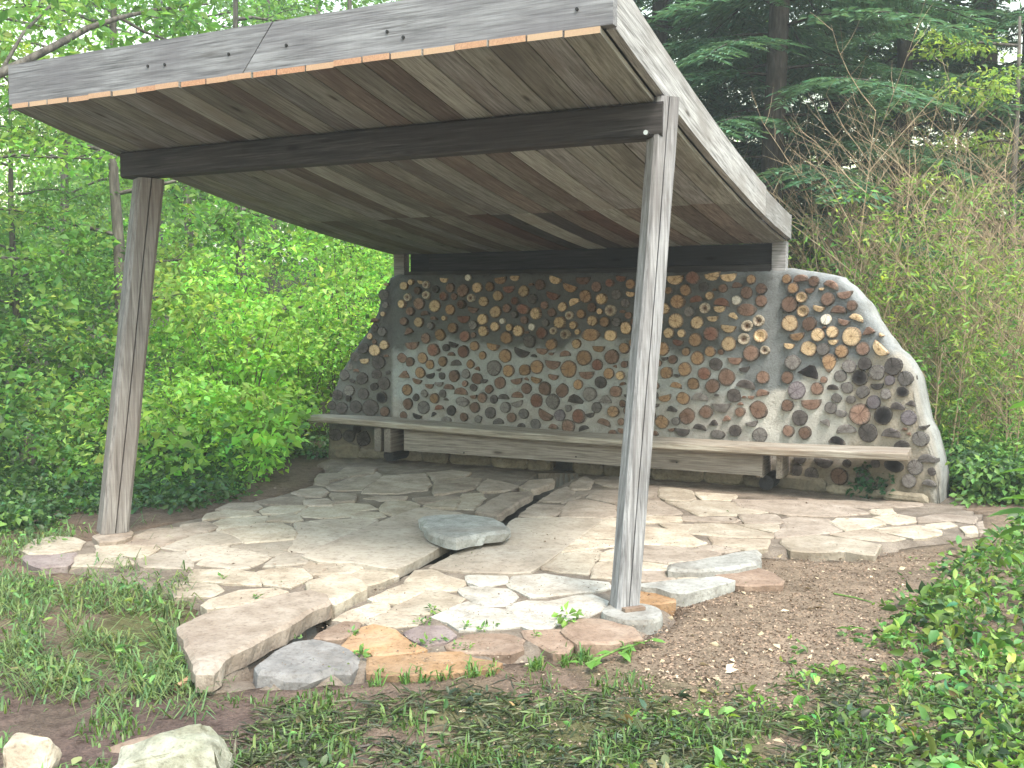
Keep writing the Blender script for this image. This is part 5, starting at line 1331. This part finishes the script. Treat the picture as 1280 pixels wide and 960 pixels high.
# wall creeper under the bench's right end
rng = np.random.default_rng(95); r = random.Random(95)
p0 = px_to_wall(1085, 622); pp, _ = wpos(p0[0]); t = thing('creeper', 'dark green ivy creeper climbing the wall under the bench', 'creeper', (pp.x, pp.y-.06, 0)); cl = []
for px, py, n_ in ((1082, 585, 20), (1080, 600, 24), (1088, 610, 24), (1075, 617, 22), (1098, 605, 20), (1108, 597, 16), (1112, 615, 12), (1092, 620, 20), (1070, 607, 12), (1085, 592, 16)):
    s_, z_, _ = px_to_wall(px, py); q, _ = wpos(s_); tt, nn = wnormal(s_)
    cl.append(cluster(tuple(Vector((q.x, q.y, z_))+nn*.05), n_, .06, .9, .045, .75, (.035, .10, .045), rng, .3))
V, T, C = join_arrays(cl); link('foliage', tri_mesh('foliage', V, T, C), M['leaf_ground'], t)
a_, b_2 = px_to_wall(1088, 622), px_to_wall(1084, 582); qa, qb = wpos(a_[0])[0], wpos(b_2[0])[0]
tv, tf = tube([Vector((qa.x, qa.y-.03, -.02)), Vector((qa.x+.02, qa.y-.03, .12)), Vector((qb.x, qb.y-.03, b_2[1]))], [.006, .005, .002], 5)
link('stem', mesh('stem', tv, tf, True), M['bark_brown'], t)
# weeds in the joints
for px, py, sc in ((534, 806, 1.), (553, 802, 1.), (571, 810, .8), (586, 812, .9), (515, 813, .8), (523, 779, .8), (533, 780, .8), (541, 765, 1.), (582, 786, .9), (604, 787, .9), (617, 785, .7), (278, 725, .9), (322, 748, .8), (440, 795, .9), (372, 800, .6), (452, 820, 1.2), (668, 797, .8)):
    p = on_z(px, py, -.005); cl = [cluster((0, 0, .012), int(15*sc), .022*sc, .7, .026*sc, .5, GREEN, rng, .3, -.2)]
    V, T, C = join_arrays(cl); tag(link('weed_sprout', tri_mesh('weed_sprout', V, T, C), M['leaf_ground'], None, Matrix.Translation(p)), 'tiny green weed sprouting in a joint between flagstones', 'weed', 'weeds in the patio joints')
p = on_z(707, 778, .0); V, T, C = join_arrays([cluster((0, 0, .03), 26, .06, .6, .045, .65, BRIGHT, rng, .3)])
tag(link('weed_tuft', tri_mesh('weed_tuft', V, T, C), M['leaf_ground'], None, Matrix.Translation(p)), 'bright weed tuft beside the large white flagstone near the right post', 'weed')
# chips, twigs, sliver, fallen leaves
def stick(name, label, pa, pb, rad, mat, cat_):
    za, zb = gh0(pa.x, pa.y), gh0(pb.x, pb.y); pa.z = za+rad; pb.z = zb+rad
    tv, tf = tube([pa, pa.lerp(pb, .5)+Vector((.006, .004, rad*.5)), pb], [rad, rad*.9, rad*.6], 6)
    tag(world_mesh(name, tv, tf, [M[mat]], None, Matrix.Translation(pa)), label, cat_)
stick('twig', 'pale broken twig on the mulch at the right', on_z(1186, 688), on_z(1210, 698), .009, 'bark_tan', 'twig')
stick('twig', 'green cut stem lying on the mulch', on_z(1042, 734), on_z(1090, 744), .005, 'stem_green', 'stem')
stick('twig', 'thin grey twig lying on the cut leaves', on_z(440, 925), on_z(500, 915), .005, 'bark_grey', 'twig')
pa = on_z(229, 858, -.07); V = []
for z in (0, .022):
    for x_, y_ in ((-.011, -.055), (.011, -.05), (.013, .055), (-.009, .05)): V.append((x_, y_, z))
tag(link('wood_sliver', mesh('wood_sliver', V, [(3,2,1,0),(4,5,6,7),(0,1,5,4),(1,2,6,5),(2,3,7,6),(3,0,4,7)]), M['fresh_cut_end'], None, Matrix.Translation(Vector((pa.x, pa.y, gh0(pa.x, pa.y)+.004))) @ Matrix.Rotation(.25, 4, 'Z')), 'orange wood sliver on the soil left of the thick slab', 'wood chip')
for i, (px, py) in enumerate(((92, 832), (90, 841), (50, 848), (85, 853), (56, 838), (80, 848), (100, 944), (531, 905), (20, 835), (990, 905), (1120, 925), (880, 880))):
    p = on_z(px, py, -.06); p.z = gh0(p.x, p.y)+.016
    me = big_leaf(.055, .036, 4, .1, .1)
    for d in me.color_attributes['Col'].data: d.color = ((.34, .36, .16, 1), (.26, .34, .14, 1), (.40, .33, .15, 1))[i % 3]
    tag(link('fallen_leaf', me, (), None, Matrix.Translation(p) @ Matrix.Rotation(i*1.9, 4, 'Z')), 'pale yellow green leaf fallen on the bare soil', 'leaf', 'fallen leaves on the soil')
n = 2600; P = []
while len(P) < n:
    px, py = r.uniform(60, 1220), r.uniform(600, 835)
    if r.random() > .15+.85*sstep(-.1, .45, vn(px*.018, py*.04, 41)): continue
    p = on_z(px, py, 0)
    if not inpoly(p.x, p.y, PW) or inpoly(p.x, p.y, CW): continue
    P.append((p.x, p.y, .009))
P = np.array(P); L = rng.uniform(.004, .013, n); D = rdirs(n, rng); D[:, 2] *= .2
base = np.array([(.14, .10, .075), (.22, .17, .13), (.30, .25, .19), (.10, .12, .05)])[rng.choice(4, n, p=[.4, .3, .2, .1])]
big = rng.random(n) < .03; L[big] *= 2.4
V, T, C = leaf_arrays(P, D, rdirs(n, rng, 1.5), L, L*.55, base, .15)
o = link('patio_litter', tri_mesh('patio_litter', V, T, C), M['chips']); o['kind'] = 'stuff'; o['label'] = 'crumbs of soil and leaf litter scattered over the flagstones'; o['category'] = 'litter'
n = 15000; P = []; Cc = []
while len(P) < n:
    px, py = r.uniform(560, 1260), r.uniform(690, 1000)
    k = sstep(720, 860, px)*sstep(935, 820, py-.10*max(0, 1000-px)*.3)+.12
    if r.random() > k*(.35+.65*sstep(-.35, .15, vn(px*.03, py*.05, 12))): continue
    p = on_z(px, py, -.035)
    if inpoly(p.x, p.y, PIN): continue
    P.append((p.x, p.y, gh0(p.x, p.y)+.003))
P = np.array(P); L = rng.uniform(.006, .022, n)**1.0; D = rdirs(n, rng); D[:, 2] *= .25
base = np.array([(.32, .23, .165), (.24, .17, .122), (.14, .10, .074), (.42, .33, .24), (.28, .195, .145)])[rng.choice(5, n, p=[.25, .28, .27, .06, .14])]
big = rng.random(n) < .012; L[big] *= 2.6; base[big] = (.50, .40, .27)
V, T, C = leaf_arrays(P, D, rdirs(n, rng, 1.5), L, L*.55, base*(.75+.5*rng.random((n, 1))), .15)
o = link('mulch_chips', tri_mesh('mulch_chips', V, T, C), M['chips']); o['kind'] = 'stuff'; o['label'] = 'brown wood chip mulch on the ground right of the patio'; o['category'] = 'mulch'

# ================================================================== HAZE (humid woodland air)
b_ = bmesh.new(); bmesh.ops.create_cube(b_, size=1.0); me = bpy.data.meshes.new('haze'); b_.to_mesh(me); b_.free()
hm = bpy.data.materials.new('haze_air'); hm.use_nodes = True; hn = hm.node_tree; hn.nodes.clear()
ho = hn.nodes.new('ShaderNodeOutputMaterial'); pv = hn.nodes.new('ShaderNodeVolumePrincipled')
pv.inputs['Color'].default_value = (.93, .96, .95, 1); pv.inputs['Density'].default_value = .0045; pv.inputs['Anisotropy'].default_value = .2
hn.links.new(pv.outputs[0], ho.inputs['Volume']); me.materials.append(hm)
hz = bpy.data.objects.new('haze', me); COL.objects.link(hz); hz.scale = (900, 900, 34); hz.location = (0, 0, 14.5)
hz['kind'] = 'stuff'; hz['label'] = 'thin pale haze in the humid woodland air'; hz['category'] = 'haze'
